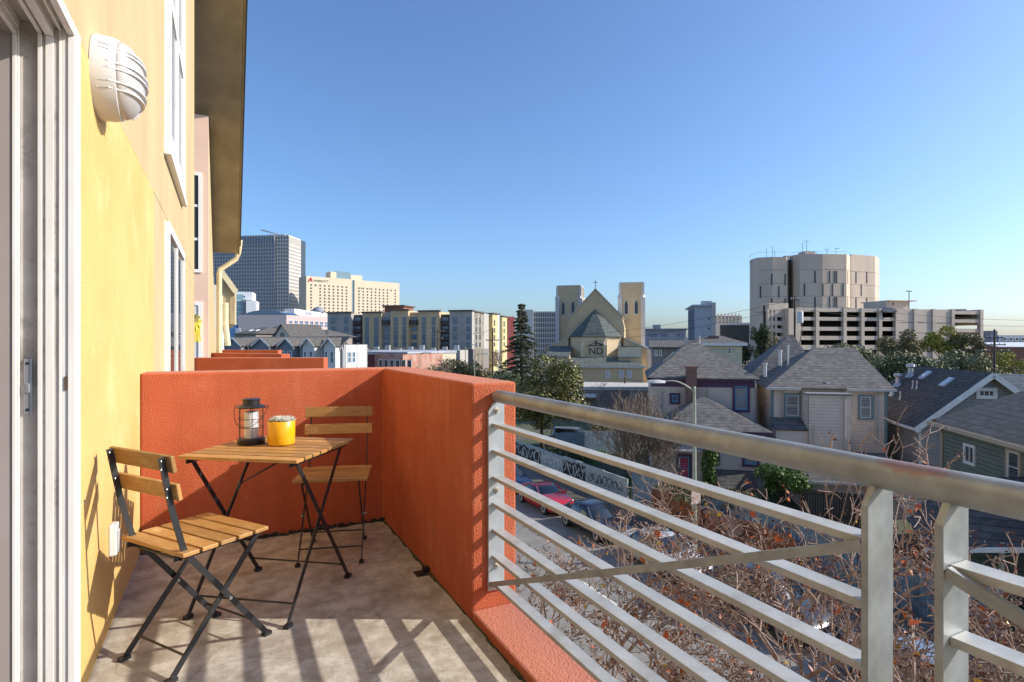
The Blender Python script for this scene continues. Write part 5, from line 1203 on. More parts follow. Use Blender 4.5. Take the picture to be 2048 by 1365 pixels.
f = fr2(808, 108, 912, 118); o = fthing('cream_warehouse', 'long low cream wall building behind the bare tree', 'building', f); z1 = f.py(850, 707.5)[1]; MB().box(0, f.L, 0, 14, 0, z1).build('wall', mat('pale cream stucco', (.66, .58, .42), .85, (.6, .52, .38), .8), o); MB().box(-.1, f.L + .1, -.15, 14.1, z1 + .001, z1 + .5).build('flat_roof', mat('pale roof membrane', (.38, .40, .44)), o)
f = fr2(690, 150, 920, 146); o = fthing('flat_roof_building', 'flat roofed grey building in front of the apartment block', 'building', f); z1 = f.py(800, 701)[1]; MB().box(0, f.L, 0, 10, 0, z1).build('wall', GRYA, o)
for i in range(9): MB().box(4 + i * 3.1, 5.2 + i * 3.1, 2, 3, z1 + .001, z1 + .5 + .4 * (i % 3)).build('roof_unit', VENT, o)

# ------------------------------------------------------------------ background right of the church
f = fr2(1042, 330, 1118, 330); o = fthing('gridded_apartment_tower', 'grey high rise with rows of balconies between conifer and church', 'tower', f); z1 = f.py(1090, 625)[1]
MB().box(0, f.L, 1, 20, 0, z1).build('core', mat('dark glass', (.05, .06, .07)), o); grid_face(o, 'x', 1, -1, f.py(1067, 640)[0], f.L, z1 - 27, z1, 14, 9, .5, .9, .8, mat('grey tower concrete', (.40, .39, .38), .8)); MB().box(-2, f.py(1066, 640)[0], -1, 18, 0, z1 + 1.5).build('blank_wing', mat('pale tower concrete', (.58, .56, .52), .8), o)
f = fr2(1288, 235, 1372, 232); o = fthing('grey_office_block', 'four storey grey lilac block with ribbon windows right of the church', 'building', f); z1 = f.py(1330, 661)[1]; LIL = mat('lilac grey panel', (.34, .33, .37), .8)
MB().box(-4, f.L, 0, 20, 0, z1).build('wall', LIL, o); MB().box(-4.5, f.L + .5, -1, 21, z1 + .001, z1 + .7).build('roof_slab', mat('slate panel', (.2, .22, .26)), o); MB().box(4, 7, 4, 8, z1 + .71, z1 + 2.4).build('roof_unit', LIL, o)
for (v0, v1) in ((667, 675), (679, 687)):
    for (u0, u1) in ((1296, 1315), (1321, 1336), (1353, 1361), (1362, 1369)): a0, a1, w0, w1 = f.rect(u0, u1, v0, v1); window(o, 'x', 0, -1, a0, a1, w0, w1, gm=GLASS_SKY, fm=LIL, fw=.2, dep=.15, mull=(2, 0))
f = fr2(1390, 292, 1431, 290); o = fthing('white_hospital_block', 'white ten storey slab with overhanging roof right of the church', 'building', f); z1 = f.py(1400, 613)[1]; WHB = mat('cool white concrete', (.50, .52, .55), .8)
xm = f.py(1423, 640)[0]; MB().box(0, xm, 0, 34, 0, z1).build('wall', WHB, o); MB().box(xm, f.L, -1, 12, 0, z1 + 1.8).build('stair_tower', mat('warm white concrete', (.58, .54, .48), .8), o); MB().box(-1.5, xm - .5, -1.2, 36, z1 + .001, z1 + .8).build('roof_slab', WHB, o)
for i in range(9): MB().box(-.4, -.001, 2 + i * 3.5, 2.8 + i * 3.5, 0, z1 - 1).build('fin', mat('slate panel', (.2, .22, .26)), o)
MB().box(4, 9, 5, 10, z1 + .81, z1 + 3).build('roof_unit', WHB, o)
for i in range(4): MB().box(xm - 1.6, xm - .9, -.06, 0, z1 - 7 - i * 5, z1 - 5.8 - i * 5).build('window', GLASS, o)
f = fr2(1418, 300, 1502, 300); o = fthing('finned_office', 'long office with upright fins and a dark glass front beside the white slab', 'building', f); z1, z2 = f.py(1460, 630)[1], f.py(1460, 646)[1]
xa = f.py(1432, 640)[0]; MB().box(xa, f.L, 12, 30, 0, z1).build('upper_wall', mat('grey tower concrete', (.4, .39, .38)), o); MB().box(0, f.L, 0, 12, 0, z2).build('lower_wall', WHB, o); MB().box(f.py(1440, 650)[0], f.L - 1, -.1, .05, 0, z2 - 1.2).build('glass_front', mat('dark glass', (.05, .06, .07)), o)
for i in range(9): MB().box(xa + 1 + i * 1.95, xa + 1.45 + i * 1.95, 11.2, 12, z2, z1 + 1.2).build('fin', HC, o)
for i in range(8): MB().box(xa + 1.7 + i * 1.95, xa + 2.6 + i * 1.95, 11.9, 12.01, z2 + 1, z2 + 2.6).build('window', WHB, o)
# jail: lobed concrete block
JL = 246.0
f = fr2(1499, JL, 1758, JL + 6); jl = fthing('concrete_jail', 'lobed windowless concrete block with thin slit windows', 'building', f)
JC = mat('board marked concrete', (.64, .50, .385), .85, (.55, .425, .325), .15, .5, stretch=(1, 1, .25)); SLIT = mat('dark slit', (.05, .05, .055), .4)
X = lambda u: f.py(u, 600)[0]
zt = f.py(1560, 513)[1]
def lobe(poly, z, nm='lobe'):
    MB().prism(poly, 0, z).build(nm, JC, jl)
    MB().prism([(p[0], p[1] + .6) for p in poly], z + .001, z + .1).build('roof', mat('grey felt', (.2, .2, .2)), jl)
Q = lambda u, y: (f.py(u, 600, y)[0], y)
L1 = [Q(1499.5, 16), Q(1503, 7), Q(1517, 1), Q(1545, -1.5), Q(1573, -2), Q(1577, 3), Q(1577, 16)]
L2 = [Q(1582, 5), Q(1587, -.5), Q(1600, -3.5), Q(1645, -5.5), Q(1693, -5.5), Q(1703, 1), Q(1703, 16), Q(1582, 16)]
L3 = [Q(1702, -.5), Q(1750, 3.0), Q(1758.5, 9), Q(1758.5, 18), Q(1702, 18)]
lobe(L1, zt - .6); lobe(L2, zt + .4); lobe(L3, zt + 1.2)
MB().prism([Q(1574, 5), Q(1586, 5), Q(1586, 9), Q(1574, 9)], 0, zt - .5).build('recess', mat('dark concrete', (.14, .12, .11), .9), jl)
MB().box(X(1621), X(1642), 4, 9, zt + .5, f.py(1630, 500)[1]).build('penthouse', JC, jl); MB().box(X(1592), X(1640), 8, 10, zt + .5, zt + 1.6).build('penthouse', JC, jl)
def poly_y(poly, x):
    best = None
    for a_, b_ in zip(poly, poly[1:] + poly[:1]):
        if (a_[0] - x) * (b_[0] - x) <= 0 and abs(a_[0] - b_[0]) > 1e-6:
            y = a_[1] + (b_[1] - a_[1]) * (x - a_[0]) / (b_[0] - a_[0]); s_ = (b_[1] - a_[1]) / (b_[0] - a_[0])
            if best is None or y < best[0]: best = (y, s_)
    return best
for (v0, v1, us, P_) in ((548, 571, (1540, 1565), L1), (573, 596, (1522.5, 1553), L1), (597, 616, (1540, 1565), L1), (542, 566, (1616, 1682.5), L2), (568, 592, (1598, 1629.5, 1669), L2), (594, 617, (1616, 1682.5), L2), (542, 566, (1643, 1652.5, 1656.5), L2), (594, 617, (1643, 1652.5, 1656.5), L2), (568, 592, (1648.5,), L2), (544, 567, (1713, 1739.5), L3), (569, 592, (1726,), L3), (596, 617, (1713, 1739.5), L3)):
    for u in us:
        x = X(u); y, s_ = poly_y(P_, x); z0, z1 = f.py(u, v1, y)[1], f.py(u, v0, y)[1]; o = MB().box(-.28, .28, -.12, .3, z0, z1).build('slit_window', SLIT, jl); o.location = (x, y, 0); o.rotation_euler = (0, 0, math.atan(s_))
for v in (540, 567, 593): m = MB(); z = f.py(1640, v, -4)[1]; [m.prism([(p[0], p[1] - .05) for p in P_], z - .08, z + .08) for P_ in (L1, L2, L3)]; m.build('joint_band', mat('joint shadow line', (.33, .28, .23), .9), jl)
m = MB()
for (u, h) in ((1548, 7), (1560, 9), (1565, 6), (1622, 12), (1630, 13), (1650, 5), (1672, 7), (1690, 8)): m.bar((X(u), 6, zt), (X(u), 6, zt + h * .6), .12, .12)
for (u, h) in ((1672, 4.2), (1693, 4.8), (1630, 7.8)): m.bar((X(u) - 1.2, 6, zt + h), (X(u) + 1.2, 6, zt + h + .2), .15, .15)
m.build('antennas', DKM, jl, kind='stuff')
m = MB()
for P_ in (L1, L2, L3):
    q = [(p[0], p[1] + .3, zt + 1.6) for p in P_[:5]]
    for a_, b_ in zip(q[:-1], q[1:]): m.bar(a_, b_, .1, .1)
m.build('guard_rail', mat('pale rail', (.6, .6, .6), .5), jl)
# multi storey car park
f = fr2(1535, 140, 1964, 151); cp = fthing('parking_garage', 'multi storey concrete car park with open decks', 'car park', f)
PC = mat('weathered parking concrete', (.58, .48, .385), .85, (.50, .41, .325), .25, .5); DARKI = mat('painted deck shade and dark joint', (.055, .05, .05), .9)
z = lambda v, u=1700: f.py(u, v)[1]
zt = z(617.5)
X = lambda u: f.py(u, 640)[0]
MB().box(X(1602), f.L - .6, 7, 9.5, 0, zt - .05).build('core', DARKI, cp)  # near-black box added as painted shade behind the open decks
for (va, vb) in ((617.5, 624.5), (635, 642), (654.5, 662), (672.5, 680.5), (690.5, 700)):
    MB().box(X(1597), X(1792), 0, .5, z(vb), z(va)).build('spandrel', PC, cp); MB().box(X(1906), f.L, 0, .5, z(vb) - .3, z(va) - .3).build('spandrel', PC, cp)
    MB().box(X(1597), f.L, .51, 9, z(vb) + .2, z(vb) + .5).build('deck', PC, cp)
for u in (1597, 1634, 1689, 1724.5, 1760, 1793, 1830, 1867, 1905, 1962): MB().box(X(u) - .45, X(u) + .45, -.25, .7, 0, zt + .1).build('column', PC, cp)
MB().box(X(1793), X(1906), .05, .6, 0, zt).build('blank_wall', PC, cp)
for v in (645, 666): MB().box(X(1793), X(1906), .03, .05, z(v) - .06, z(v) + .06).build('joint', DARKI, cp)
MB().box(f.L - .4, f.L + .5, 0, 26, zt - 2.6, zt + .1).build('corner_panel', PC, cp)
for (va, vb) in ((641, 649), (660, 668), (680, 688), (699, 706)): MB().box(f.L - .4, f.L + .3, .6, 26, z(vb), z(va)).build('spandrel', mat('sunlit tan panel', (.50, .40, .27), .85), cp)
for y in (9, 18, 25.5): MB().box(f.L - .5, f.L + .4, y, y + 1, 0, zt).build('column', PC, cp)
MB().box(X(1543), X(1582), 1, 8, z(624), z(608)).build('stair_head', PC, cp); MB().box(X(1574), X(1596), -.6, 7, 0, z(619)).build('stair_tower', PC, cp)
MB().box(X(1542), X(1574), 2.5, 3.2, 0, z(612)).build('stair_shade_panel', DARKI, cp)  # near-black panel, painted shade behind the stair openings
for (va, vb) in ((622, 633), (643, 649), (658, 664), (673, 680)): MB().box(X(1541), X(1574), 1, 1.5, z(vb) - .3, z(va) - .0).build('stair_spandrel', PC, cp)
for u in (1541.5, 1549, 1557, 1573): MB().box(X(u) - .25, X(u) + .25, .9, 1.6, 0, z(620)).build('stair_post', PC, cp)
MB().box(X(1812), X(1858), 6, 14, zt, z(598)).build('roof_hut', PC, cp); MB().box(X(1812), X(1868), 5, 15, z(598) + .001, z(598) + .25).build('hut_roof', PC, cp); MB().box(X(1858) + .01, X(1875), 7, 13, zt, z(613)).build('hut_annex', PC, cp); MB().box(X(1824), X(1826), 5.9, 6, z(606), z(601)).build('hut_window', SLIT, cp)
a0 = X(1838); m = MB(); m.tube([(a0, 3, zt - 1), (a0, 3, z(579))], .1, 6); m.build('lamp_pole', DKM, cp); MB().box(a0 - .75, a0 + .75, 2.8, 3.2, z(579), z(577.5)).build('lamp_head', DKM, cp)
for i, (u, col_) in enumerate(((1665, (.5, .5, .52)), (1680, (.45, .42, .42)), (1690, (.55, .3, .3)), (1905, (.06, .08, .14)), (1922, (.03, .03, .035)), (1775, (.1, .1, .11)))):
    p_ = pix(u, 617, 146 if u < 1800 else 153); o = thing('rooftop_car', ('pale car leftmost on the car park roof', 'silver car on the car park roof beside the reddish one', 'reddish car on the car park roof', 'dark blue car on the right of the car park roof', 'black car rightmost on the car park roof', 'grey car on the car park roof near the blank wall')[i], 'car', (p_.x, p_.y, GZ + zt - 1.15), f.a, 'cars on the parking roof')
    pm = mat('rooftop paint %d' % i, col_, .3); MB().ext([(-2.1, -.85, .3), (2.1, -.85, .3), (2.1, -.85, .85), (1.2, -.85, .95), (.7, -.8, 1.45), (-.9, -.8, 1.45), (-1.6, -.85, 1.0), (-2.1, -.85, .9)], (0, 1.7, 0)).build('body', pm, o, smooth=30)
    for xx in (-1.3, 1.3): MB().lathe([(.3, -.9), (.3, .9)], 12, (0, 0, 0), 'x').build('wheels', RUB, o).rotation_euler = (0, 0, R(90)); [setattr(q, 'location', (xx, 0, .3)) for q in [[c for c in COL.objects if c.parent == o][-1]]]
    MB().ext([(.95, -.86, 1.0), (.65, -.82, 1.38), (-.85, -.82, 1.38), (-1.4, -.86, 1.02)], (0, 1.72, 0)).build('glass', CGL, o)
# far right: pale blocks
f = fr2(1978, 260, 2060, 262); o = fthing('pale_blue_block', 'pale blue long block at the far right horizon', 'building', f); z1 = f.py(2020, 671)[1]; MB().box(5, f.L + 30, 0, 15, 0, z1).build('wall', mat('pale blue grey panel', (.42, .46, .52), .8), o); MB().box(0, 3.2, -1, 10, 0, z1 + 2).build('glass_tower', mat('deep blue glass', (.03, .08, .18)), o)
for i in range(12):
    for k in range(3): window(o, 'x', 0, -1, 7 + i * 3, 8.8 + i * 3, z1 - 2.6 - k * 3.2, z1 - 1 - k * 3.2, fw=.2, dep=.15, mull=(0, 0))
f = fr2(1985, 130, 2060, 128); o = fthing('low_white_shed', 'low white roofed shed at the far right behind the utility pole', 'building', f); z1 = f.py(2030, 694)[1]; MB().box(1.5, f.L + 12, 0, 10, 0, z1).build('wall', mat('rust red wall', (.30, .13, .09), .85), o); MB().slab([(1, -.4, z1 + .02), (f.L + 12, -.4, z1 + .02), (f.L + 12, 9, z1 + 1.0), (1, 9, z1 + 1.0)], .15).build('roof', WHITE, o)
# a low far skyline so that the horizon is not bare
g = random.Random(31)
sk_ = MB()
for i in range(110):
    u = 380 + i * 16 + g.uniform(-6, 6); d = g.uniform(520, 900); p_ = pix(u, 684, d); w = g.uniform(10, 26); h = g.uniform(7, 15); sk_.box(p_.x - w, p_.x + w, p_.y - w, p_.y + w, GZ - .1, GZ + h)
tag(sk_.build('far_rooftops', mat('hazy far roofs', (.30, .31, .33), .9, (.22, .24, .24), .01)), 'hazy low rooftops along the horizon', 'rooftops', kind='stuff')
# ------------------------------------------------------------------ trees and plants
BARK, BARKL = mat('dark bark', (.075, .055, .04), .95, (.045, .035, .028), 6, bump=.5, bscale=20), mat('pale twig bark', (.36, .27, .22), .85, (.22, .14, .11), 9, .5)
def trunk_limbs(par, h, r, crown, seed, n=9):
    g = random.Random(seed); m = MB()
    m.tube([(0, 0, 0), (g.uniform(-.15, .15), g.uniform(-.15, .15), h * .5), (0, 0, h)], [r, r * .75, r * .5], 8)
    for i in range(n):
        c = crown[i % len(crown)]; z0 = h * g.uniform(.55, 1); p = Vector((c[0], c[1], c[2])); q = Vector((0, 0, z0))
        m.tube([q, (q + p) / 2 + Vector((g.uniform(-.2, .2), g.uniform(-.2, .2), .25)), p], [r * .38, r * .22, r * .06], 5)
    m.build('trunk', BARK, par, smooth=50)
def clumpset(rx, ry, rz, cz_, n, seed, sub=.42):
    g = random.Random(seed); out = []
    while len(out) < n:
        a, b, c = g.uniform(-1, 1), g.uniform(-1, 1), g.uniform(-1, 1)
        if a * a + b * b + c * c > 1 or a * a + b * b + c * c < .15: continue
        s_ = sub * g.uniform(.65, 1.15); out.append((a * rx * .78, b * ry * .78, cz_ + c * rz * .78, rx * s_, ry * s_, rz * s_ * .8))
    return out
def tree(label, u, d, v_top, width_px, mt, n, size, seed, hcr=.62, group=None, name='broadleaf_tree', squash=1.0, nclump=16, base_v=None, sub=.42):
    p = pix(u, 684, d); top = CZ - (v_top - HZ) / FPX * d - GZ; rx = width_px / 2 / FPX * d
    t = thing(name, label, 'tree', (p.x, p.y, GZ), 0, group); rz = top * hcr / 2; cl = clumpset(rx, rx * squash, rz, top - rz, nclump, seed, sub)
    trunk_limbs(t, top - rz * 1.5, max(.09, top * .022), cl, seed)
    leaves('crown', mt, t, cl, n, size, seed)
    return t
MAGL = leafmat('glossy olive leaf', (.20, .185, .055), (.06, .072, .02), 1.6, .42)
OLIV = leafmat('grey green leaf', (.29, .28, .15), (.13, .14, .065), .9)
DKGR = leafmat('dark green leaf', (.10, .115, .045), (.04, .055, .024), 1.2)
YELG = leafmat('yellow green leaf', (0.455, 0.385, 0.061), (0.158, 0.193, 0.044), .6)
BRGR = leafmat('brown green leaf', (.25, .205, .09), (.10, .10, .042), 1.0)
tree('large glossy leaved magnolia tree in front of the church', 1085, 50, 702, 176, MAGL, 15000, .125, 3, hcr=.80, nclump=26, sub=.36)
tree('olive tree at left of the row before the parking garage', 1690, 84, 684, 120, OLIV, 6000, .20, 11, hcr=.8, group='row of grey green trees before the parking garage')
tree('olive tree third along the row before the parking garage', 1760, 82, 683, 150, OLIV, 7500, .20, 12, hcr=.8, group='row of grey green trees before the parking garage')
tree('olive tree in the middle of the row below the yellow green tree', 1850, 80, 684, 150, OLIV, 7500, .20, 13, hcr=.8, group='row of grey green trees before the parking garage')
tree('olive tree at the right end of the row below the car park corner', 1935, 80, 695, 130, OLIV, 6500, .20, 14, hcr=.85, group='row of grey green trees before the parking garage')
tree('dense dark tree in the row behind the grey gabled house', 1800, 74, 705, 150, DKGR, 5000, .20, 15, hcr=.9)
tree('tall brown green tree rising before the blank car park wall', 1800, 96, 643, 82, BRGR, 5500, .20, 16, hcr=.55)
tree('yellow green tree before the right part of the car park', 1890, 98, 650, 72, YELG, 4500, .20, 17, hcr=.5)
tree('round brown green tree right of the yellow green one', 1932, 96, 661, 62, BRGR, 3800, .20, 18, hcr=.5)
tree('orange tinged tree right of the utility pole', 2022, 90, 702, 70, YELG, 3000, .18, 19, hcr=.8)
tree('low green tree at the right edge behind the grey house', 2052, 60, 742, 60, OLIV, 2500, .14, 20, hcr=.9)
tree('dark rounded tree between the jail and the cream house', 1520, 110, 632, 40, DKGR, 3200, .22, 21, hcr=.62)
tree('small brown green tree below the dark rounded one', 1545, 100, 664, 34, BRGR, 2000, .18, 22, hcr=.8)
tree('dark tree in front of the finned office', 1478, 150, 668, 50, DKGR, 1800, .3, 23, hcr=.8)
tree('bushy green tree in front of the low cream wall', 905, 92, 715, 120, BRGR, 5000, .17, 24, hcr=.85, squash=.6)
tree('small dark tree beside the cream wall building', 938, 95, 712, 44, DKGR, 1800, .17, 25, hcr=.85)
tree('green bush under the conifer', 1010, 84, 728, 70, DKGR, 2600, .16, 26, hcr=.95)
tree('green bush by the corner of the apartment block', 965, 100, 736, 48, BRGR, 1500, .17, 27, hcr=.9)
# tall conifer
p = pix(1043, 684, 92); cf = thing('conifer_tree', 'tall dark conifer with drooping tiers left of the church', 'tree', (p.x, p.y, GZ)); top = CZ - (606 - HZ) / FPX * 92 - GZ
m = MB(); m.tube([(0, 0, 0), (0, 0, top * .6), (0, 0, top - .3)], [.34, .2, .03], 8); m.build('trunk', BARK, cf)
g = random.Random(8); cl = []
z = 2.2
while z < top:
    t = (top - z) / top; rad = (5.0 * t ** .8 + .15) * g.uniform(.72, 1.12); nb = max(5, int(11 * t + 4))
    for k in range(nb):
        a = 2 * PI * k / nb + g.random(); L = rad * g.uniform(.45, 1.25)
        for s_ in (.3, .55, .8, 1.0): cl.append((math.cos(a) * L * s_, math.sin(a) * L * s_, z - .26 * L * s_ * s_ + g.uniform(-.1, .1), .34 + .24 * t, .34 + .24 * t, .16))
    z += (.5 + .35 * t) * g.uniform(.7, 1.4)
leaves('foliage', leafmat('dark conifer needles', (.105, .11, .05), (.035, .045, .024), 1.2), cf, cl, 30000, .15, 5, shell=.2, asp=.35)
# ivy, climbers and shrubs by the houses
IVY = leafmat('ivy leaf', (0.123, 0.201, 0.044), (0.044, 0.079, 0.021), 3)
def shrub(name, label, cat, u, v, d, rx, rz, mt, n, size, seed, group=None):
    p = pix(u, v, d); t = thing(name, label, cat, (p.x, p.y, GZ), 0, group); cz_ = p.z - GZ
    MB().tube([(0, 0, 0), (0, 0, max(.3, cz_))], [.05, .03], 6).build('stem', BARK, t); leaves('foliage', mt, t, clumpset(rx, rx, rz, cz_, 10, seed, .5), n, size, seed); return t
shrub('ivy_column', 'column of ivy climbing the purple house wall', 'ivy', 1420, 933, 35.0, .55, 1.6, IVY, 1800, .09, 31)
shrub('ivy_shrub', 'large ivy covered shrub between the purple and cream houses', 'shrub', 1563, 955, 32.0, 1.5, 1.15, IVY, 3500, .10, 32)
shrub('hedge', 'brown green hedge along the blue fence top', 'hedge', 1365, 978, 29.0, 1.5, .5, BRGR, 1600, .08, 33)
shrub('hedge', 'low dark hedge beside the rust brown hoarding', 'hedge', 1480, 1000, 28.0, 1.6, .4, DKGR, 1400, .08, 34)
shrub('shrub', 'dark shrub behind the van and blue fence', 'shrub', 1205, 868, 58.0, 1.5, 1.2, BRGR, 1600, .13, 35)
shrub('shrub', 'bright fern beside the carport roof', 'shrub', 1838, 1000, 23.5, .6, .3, leafmat('bright fern', (0.280, 0.455, 0.070), (0.123, 0.228, 0.035), 3), 500, .09, 36)
shrub('shrub', 'dark weeds along the top of the graffiti wall', 'shrub', 1130, 905, 44, 2.2, .45, DKGR, 1600, .10, 37)
lw = thing('lawn', 'green weeds growing in the yard behind the graffiti wall', 'grass', (FXX + 3.5, 36, GZ), kind='stuff')
leaves('grass', leafmat('weed green', (0.105, 0.201, 0.035), (0.052, 0.105, 0.021), .7), lw, [(g.uniform(-2.6, 3.5), g.uniform(-14, 8), .12, 1.1, 1.4, .22) for _ in range(26)], 9000, .10, 38, flat=1.0)

# bare street trees and shrubs: real branching
def bare(name, label, base, h, seed, mt, levels=5, spread=.55, r0=.06, first=.38, leaf=None, nleaf=0, lsize=.05, kids=(3, 4), shrink=.70, multi=1, lean=(0, 0), thin=.0035, upb=.18, sides=4, group=None, drop=0):
    g = random.Random(seed); t = thing(name, label, 'tree', base, 0, group); m = MB(); tips = []; nodes = []
    def grow(p, d, L, r, lv):
        q = p; pts = [p]; rr = [r]; dd = d
        ns = 3 if lv < levels - 1 else 2
        for i in range(ns):
            dd = (dd + Vector((g.gauss(0, .16), g.gauss(0, .16), g.gauss(0, .12) + upb * .3))).normalized(); q = q + dd * L / ns; pts.append(q); rr.append(max(thin, r * (1 - .32 * (i + 1) / ns)))
        m.tube(pts, rr, sides + (2 if lv < 2 else 0), cap=False)
        if lv >= levels - 2: nodes.append(q)
        if lv >= levels: tips.append((q, dd)); return
        for i in range(g.randint(*kids)):
            ax_ = dd.orthogonal(); ax_.rotate(Matrix.Rotation(g.uniform(0, 2 * PI), 3, dd)); nd = (dd + ax_ * g.uniform(.4, 1.0) * spread * 1.6 + Vector((0, 0, upb))).normalized()
            s_ = pts[-1] if i < 2 else pts[g.randint(1, ns - 1)]
            if lv >= 3 and g.random() < drop: continue
            grow(s_, nd, L * shrink * g.uniform(.75, 1.15), max(thin, r * .62), lv + 1)
    for k in range(multi):
        a = 2 * PI * k / multi + g.random(); d0 = Vector((lean[0] + (.28 * math.cos(a) if multi > 1 else 0), lean[1] + (.28 * math.sin(a) if multi > 1 else 0), 1)).normalized()
        grow(Vector((.12 * math.cos(a), .12 * math.sin(a), 0)) if multi > 1 else Vector((0, 0, 0)), d0, h * first, r0, 0)
    m.build('branches', mt, t, smooth=True)
    if nleaf and leaf:
        for (lm, n_, sz, lab) in leaf:
            q = MB()
            for i in range(n_):
                c = Vector(g.choice(nodes)) + Vector((g.gauss(0, .03), g.gauss(0, .03), g.gauss(0, .03))); a = Vector((g.gauss(0, 1), g.gauss(0, 1), g.gauss(-.6, .6))).normalized(); b = a.orthogonal().normalized(); b.rotate(Matrix.Rotation(g.uniform(0, 6), 3, a)); n2 = a.cross(b); s_ = sz * g.uniform(.6, 1.3)
                q.add([c, c + a * s_ * .5 + b * s_ * .36 + n2 * s_ * .1, c + a * s_, c + a * s_ * .5 - b * s_ * .36 + n2 * s_ * .1], [(0, 1, 2), (0, 2, 3)])
            q.build('leaves', lm, t, label=lab, kind='stuff')
    return t
ORL, YLL, BRL = mat('orange leaf', (.48, .12, .015), .5, (.34, .06, .012), 20), mat('yellow leaf', (.55, .34, .02), .5), mat('dry maroon leaf', (.13, .042, .026), .7, (.07, .026, .018), 20)
BUD = mat('dry maroon bud', (.20, .085, .06), .8)
LV = [(ORL, 150, .10, 'few remaining orange leaves'), (YLL, 45, .09, 'few yellow leaves'), (BRL, 3200, .042, 'curled dry maroon leaves')]
def street_tree(label, u, d, top_z, seed, n=1.0, **k):
    p = pix(u, 684, d); h = top_z - GZ
    return bare('bare_street_tree', label, (p.x, p.y, GZ + .1), h, seed, BARKL, leaf=[(a, int(b * n), c, l) for a, b, c, l in LV], nleaf=1, group='bare street trees below the railing', **k)
KW = dict(levels=7, spread=.66, r0=.075, kids=(3, 3), shrink=.68, thin=.0058, upb=.14, drop=.07)
for (lab, u, d, tz_, sd, n_) in (
    ('bare street tree farthest left behind the railing bars', 1165, 10.8, -2.2, 46, .7),
    ('bare street tree with dry maroon leaves left of the lamp post', 1320, 9.2, -1.9, 41, 1),
    ('bare street tree in front of the white sedan', 1470, 8.0, -1.5, 47, 1),
    ('tallest bare street tree left of the first railing post', 1640, 7.2, -.75, 44, 1.2),
    ('bare street tree with orange leaves between the two railing posts', 1800, 6.4, -1.0, 42, 1.4),
    ('bare street tree right of the second railing post', 1960, 6.0, -1.5, 48, 1.1),
    ('bare street tree at the right edge behind the railing', 2090, 5.6, -1.7, 43, 1),
    ('low bare street tree at the bottom beside the first post', 1620, 5.6, -2.6, 49, 1)):
    street_tree(lab, u, d, tz_, sd, n_, first=.42, **KW)
p = gnd(1285, 1005)
bare('bare_shrub', 'tall bare grey shrub standing behind the black sedan', (p.x, p.y, GZ), 5.4, 51, mat('grey brown twigs', (.20, .155, .125), .9, (.13, .10, .08), 6), levels=5, first=.42, spread=.42, r0=.05, kids=(3, 4), shrink=.70, multi=6, thin=.012, upb=.3, sides=3)
for i, (u, v, d, h, lab) in enumerate(((1197, 800, 72, 4.4, 'thin leafless sapling in front of the low brown building'), (1262, 800, 70, 4.2, 'thin leafless sapling near the corner of the purple house'))):
    p = pix(u, 684, d); bare('sapling', lab, (p.x, p.y, GZ), h, 60 + i, mat('pale sapling twigs', (.42, .34, .28), .8), levels=4, first=.4, spread=.5, r0=.05, kids=(2, 4), thin=.018, sides=3, group='leafless saplings')
for i, (u, d, h, lab) in enumerate(((880, 88, 8.0, 'bare grey tree in front of the cream warehouse'), (722, 140, 9.5, 'bare reddish tree before the left end of the apartment block'), (838, 135, 8.8, 'bare reddish tree before the mustard part of the apartment block'), (905, 150, 9.2, 'bare tree before the right grey part of the apartment block'), (1000, 150, 8.5, 'bare red brown tree beside the tall conifer'), (1488, 70, 8.5, 'bare twiggy tree beside the pale yellow house'), (2005, 66, 7.0, 'bare grey tree at the right behind the grey gabled house'))):
    p = pix(u, 684, d); bare('bare_tree', lab, (p.x, p.y, GZ), h, 70 + i, mat('red brown twigs', (.20, .12, .10), .9) if i in (1, 2, 4) else mat('grey brown twigs', (.2, .155, .125)), levels=5, first=.36, spread=.6, r0=.12, kids=(3, 4), thin=.03, sides=3, group='leafless trees in the distance')

# ------------------------------------------------------------------ utility poles and wires
POLE = mat('weathered utility pole', (.10, .075, .06), .9, (.07, .055, .045), 4)
CRATE = mat('crossarm wood', (.14, .10, .08), .9)
tops = {}
def upole(key, label, u, d, v_top, arms, transformer=False, r=.16):
    p = pix(u, 684, d); top = CZ - (v_top - HZ) / FPX * d - GZ; t = thing('utility_pole', label, 'utility pole', (p.x, p.y, GZ), HA, 'utility poles')
    MB().tube([(0, 0, 0), (0, 0, top)], [r, r * .7], 10).build('pole', POLE, t, smooth=50)
    for (v, w) in arms:
        z = CZ - (v - HZ) / FPX * d - GZ; MB().box(-w, w, -.22, -.12, z - .07, z + .07).build('crossarm', CRATE, t)
        for x in (-.9, -.4, .4, .9): MB().tube([(x * w, -.17, z + .07), (x * w, -.17, z + .3)], [.05, .035], 6).build('insulator', VENT, t)
    if transformer:
        z = CZ - (632 - HZ) / FPX * d - GZ; MB().lathe([(.30, -.75), (.36, -.7), (.36, .6), (.32, .7), (.08, .75)], 18, (.55, -.3, z - .2)).build('transformer', mat('pale transformer can', (.52, .53, .54), .5), t, smooth=40)
        MB().tube([(.8, -.3, z + .5), (.75, -.35, z - 2), (.4, -.3, z - 4)], .05, 6).build('cable', CRATE, t)
    tops[key] = (Vector((p.x, p.y, GZ)), top); return t
upole('a', 'dark utility pole at the street corner left of the conifer', 985.5, 100, 656, ((681, 1.2),))
upole('b', 'utility pole with two pale drums in front of the apartment block', 876, 110, 658, ((664, 1.4), (678, 1.0)))
upole('c', 'utility pole with a grey transformer drum before the parking garage', 1589.5, 72, 593, ((600, .5),), True)
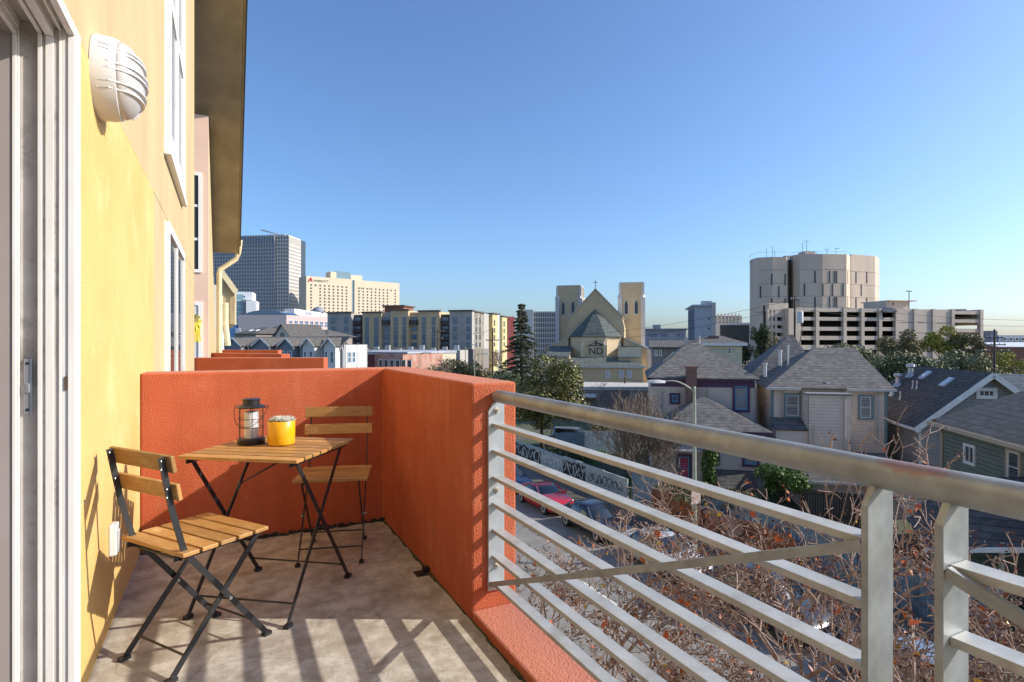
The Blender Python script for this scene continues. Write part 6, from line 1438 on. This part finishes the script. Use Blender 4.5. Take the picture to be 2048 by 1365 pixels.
upole('d', 'tall wooden utility pole at the right before the far trees', 1989, 75, 659, ((676, 1.0), (690, 1.2), (703, 1.7)))
upole('e', 'slim pole behind the low brown building', 1250, 80, 756, ())
for i, (u, d, vt, ar) in enumerate(((931, 96, 690, 52), (949, 84, 708, 20), (840, 100, 706, 0))):
    p = pix(u, 684, d); top = CZ - (vt - HZ) / FPX * d - GZ; t = thing('far_street_lamp', ('slim street lamp right of the mustard apartments', 'pale curved street lamp near the street corner', 'slim lamp post before the cream warehouse')[i], 'street lamp', (p.x, p.y, GZ), HA, 'distant street lamps')
    MB().tube([(0, 0, 0), (0, 0, top - .5), (.2, 0, top - .1), (.9, 0, top + .05), (1.7, 0, top)], [.1, .07, .06, .05, .04], 8).build('pole', LPM, t, smooth=50); MB().box(1.5, 2.2, -.15, .15, top - .08, top + .06).build('lamp_head', WHITE, t, bevel=.03)
wires = [('a', -.3, 'b', -.2, 'b'), ('c', -.5, 'd', -.4, 'x'), ('c', -1.2, 'd', -1.0, 'x')]
WM = mat('black cable', (.03, .03, .03), .7)
def wire(label, p, q, sag, r=.02):
    pts = [p.lerp(q, i / 20) + Vector((0, 0, -sag * 4 * (i / 20) * (1 - i / 20))) for i in range(21)]; o = MB().tube(pts, r, 4).build('overhead_wire', WM); tag(o, label, 'wire', 'overhead wires')
P_ = lambda k, dz: tops[k][0] + Vector((0, 0, tops[k][1] + dz))
wire('overhead wire from the corner pole to the pole with drums', P_('a', -.3), P_('b', -.3), .8, .025)
wire('upper overhead wire running from the transformer pole to the far right pole', P_('c', -.6), pix(2200, 640, 78), .9)
wire('lower overhead wire running from the transformer pole to the far right pole', P_('c', -1.5), pix(2200, 650, 78), 1.0)
wire('upper overhead wire crossing the sky between church and jail', P_('c', -.4), pix(1150, 672, 95), .6)
wire('lower overhead wire crossing the sky between church and jail', P_('c', -1.3), pix(1150, 686, 95), .7)
wire('thick black cable strung in front of the church windows', P_('e', -.8), pix(1100, 764, 84), .3, .03)
wire('second black cable strung low in front of the church', P_('e', -.2), pix(1320, 760, 78), .2, .03)
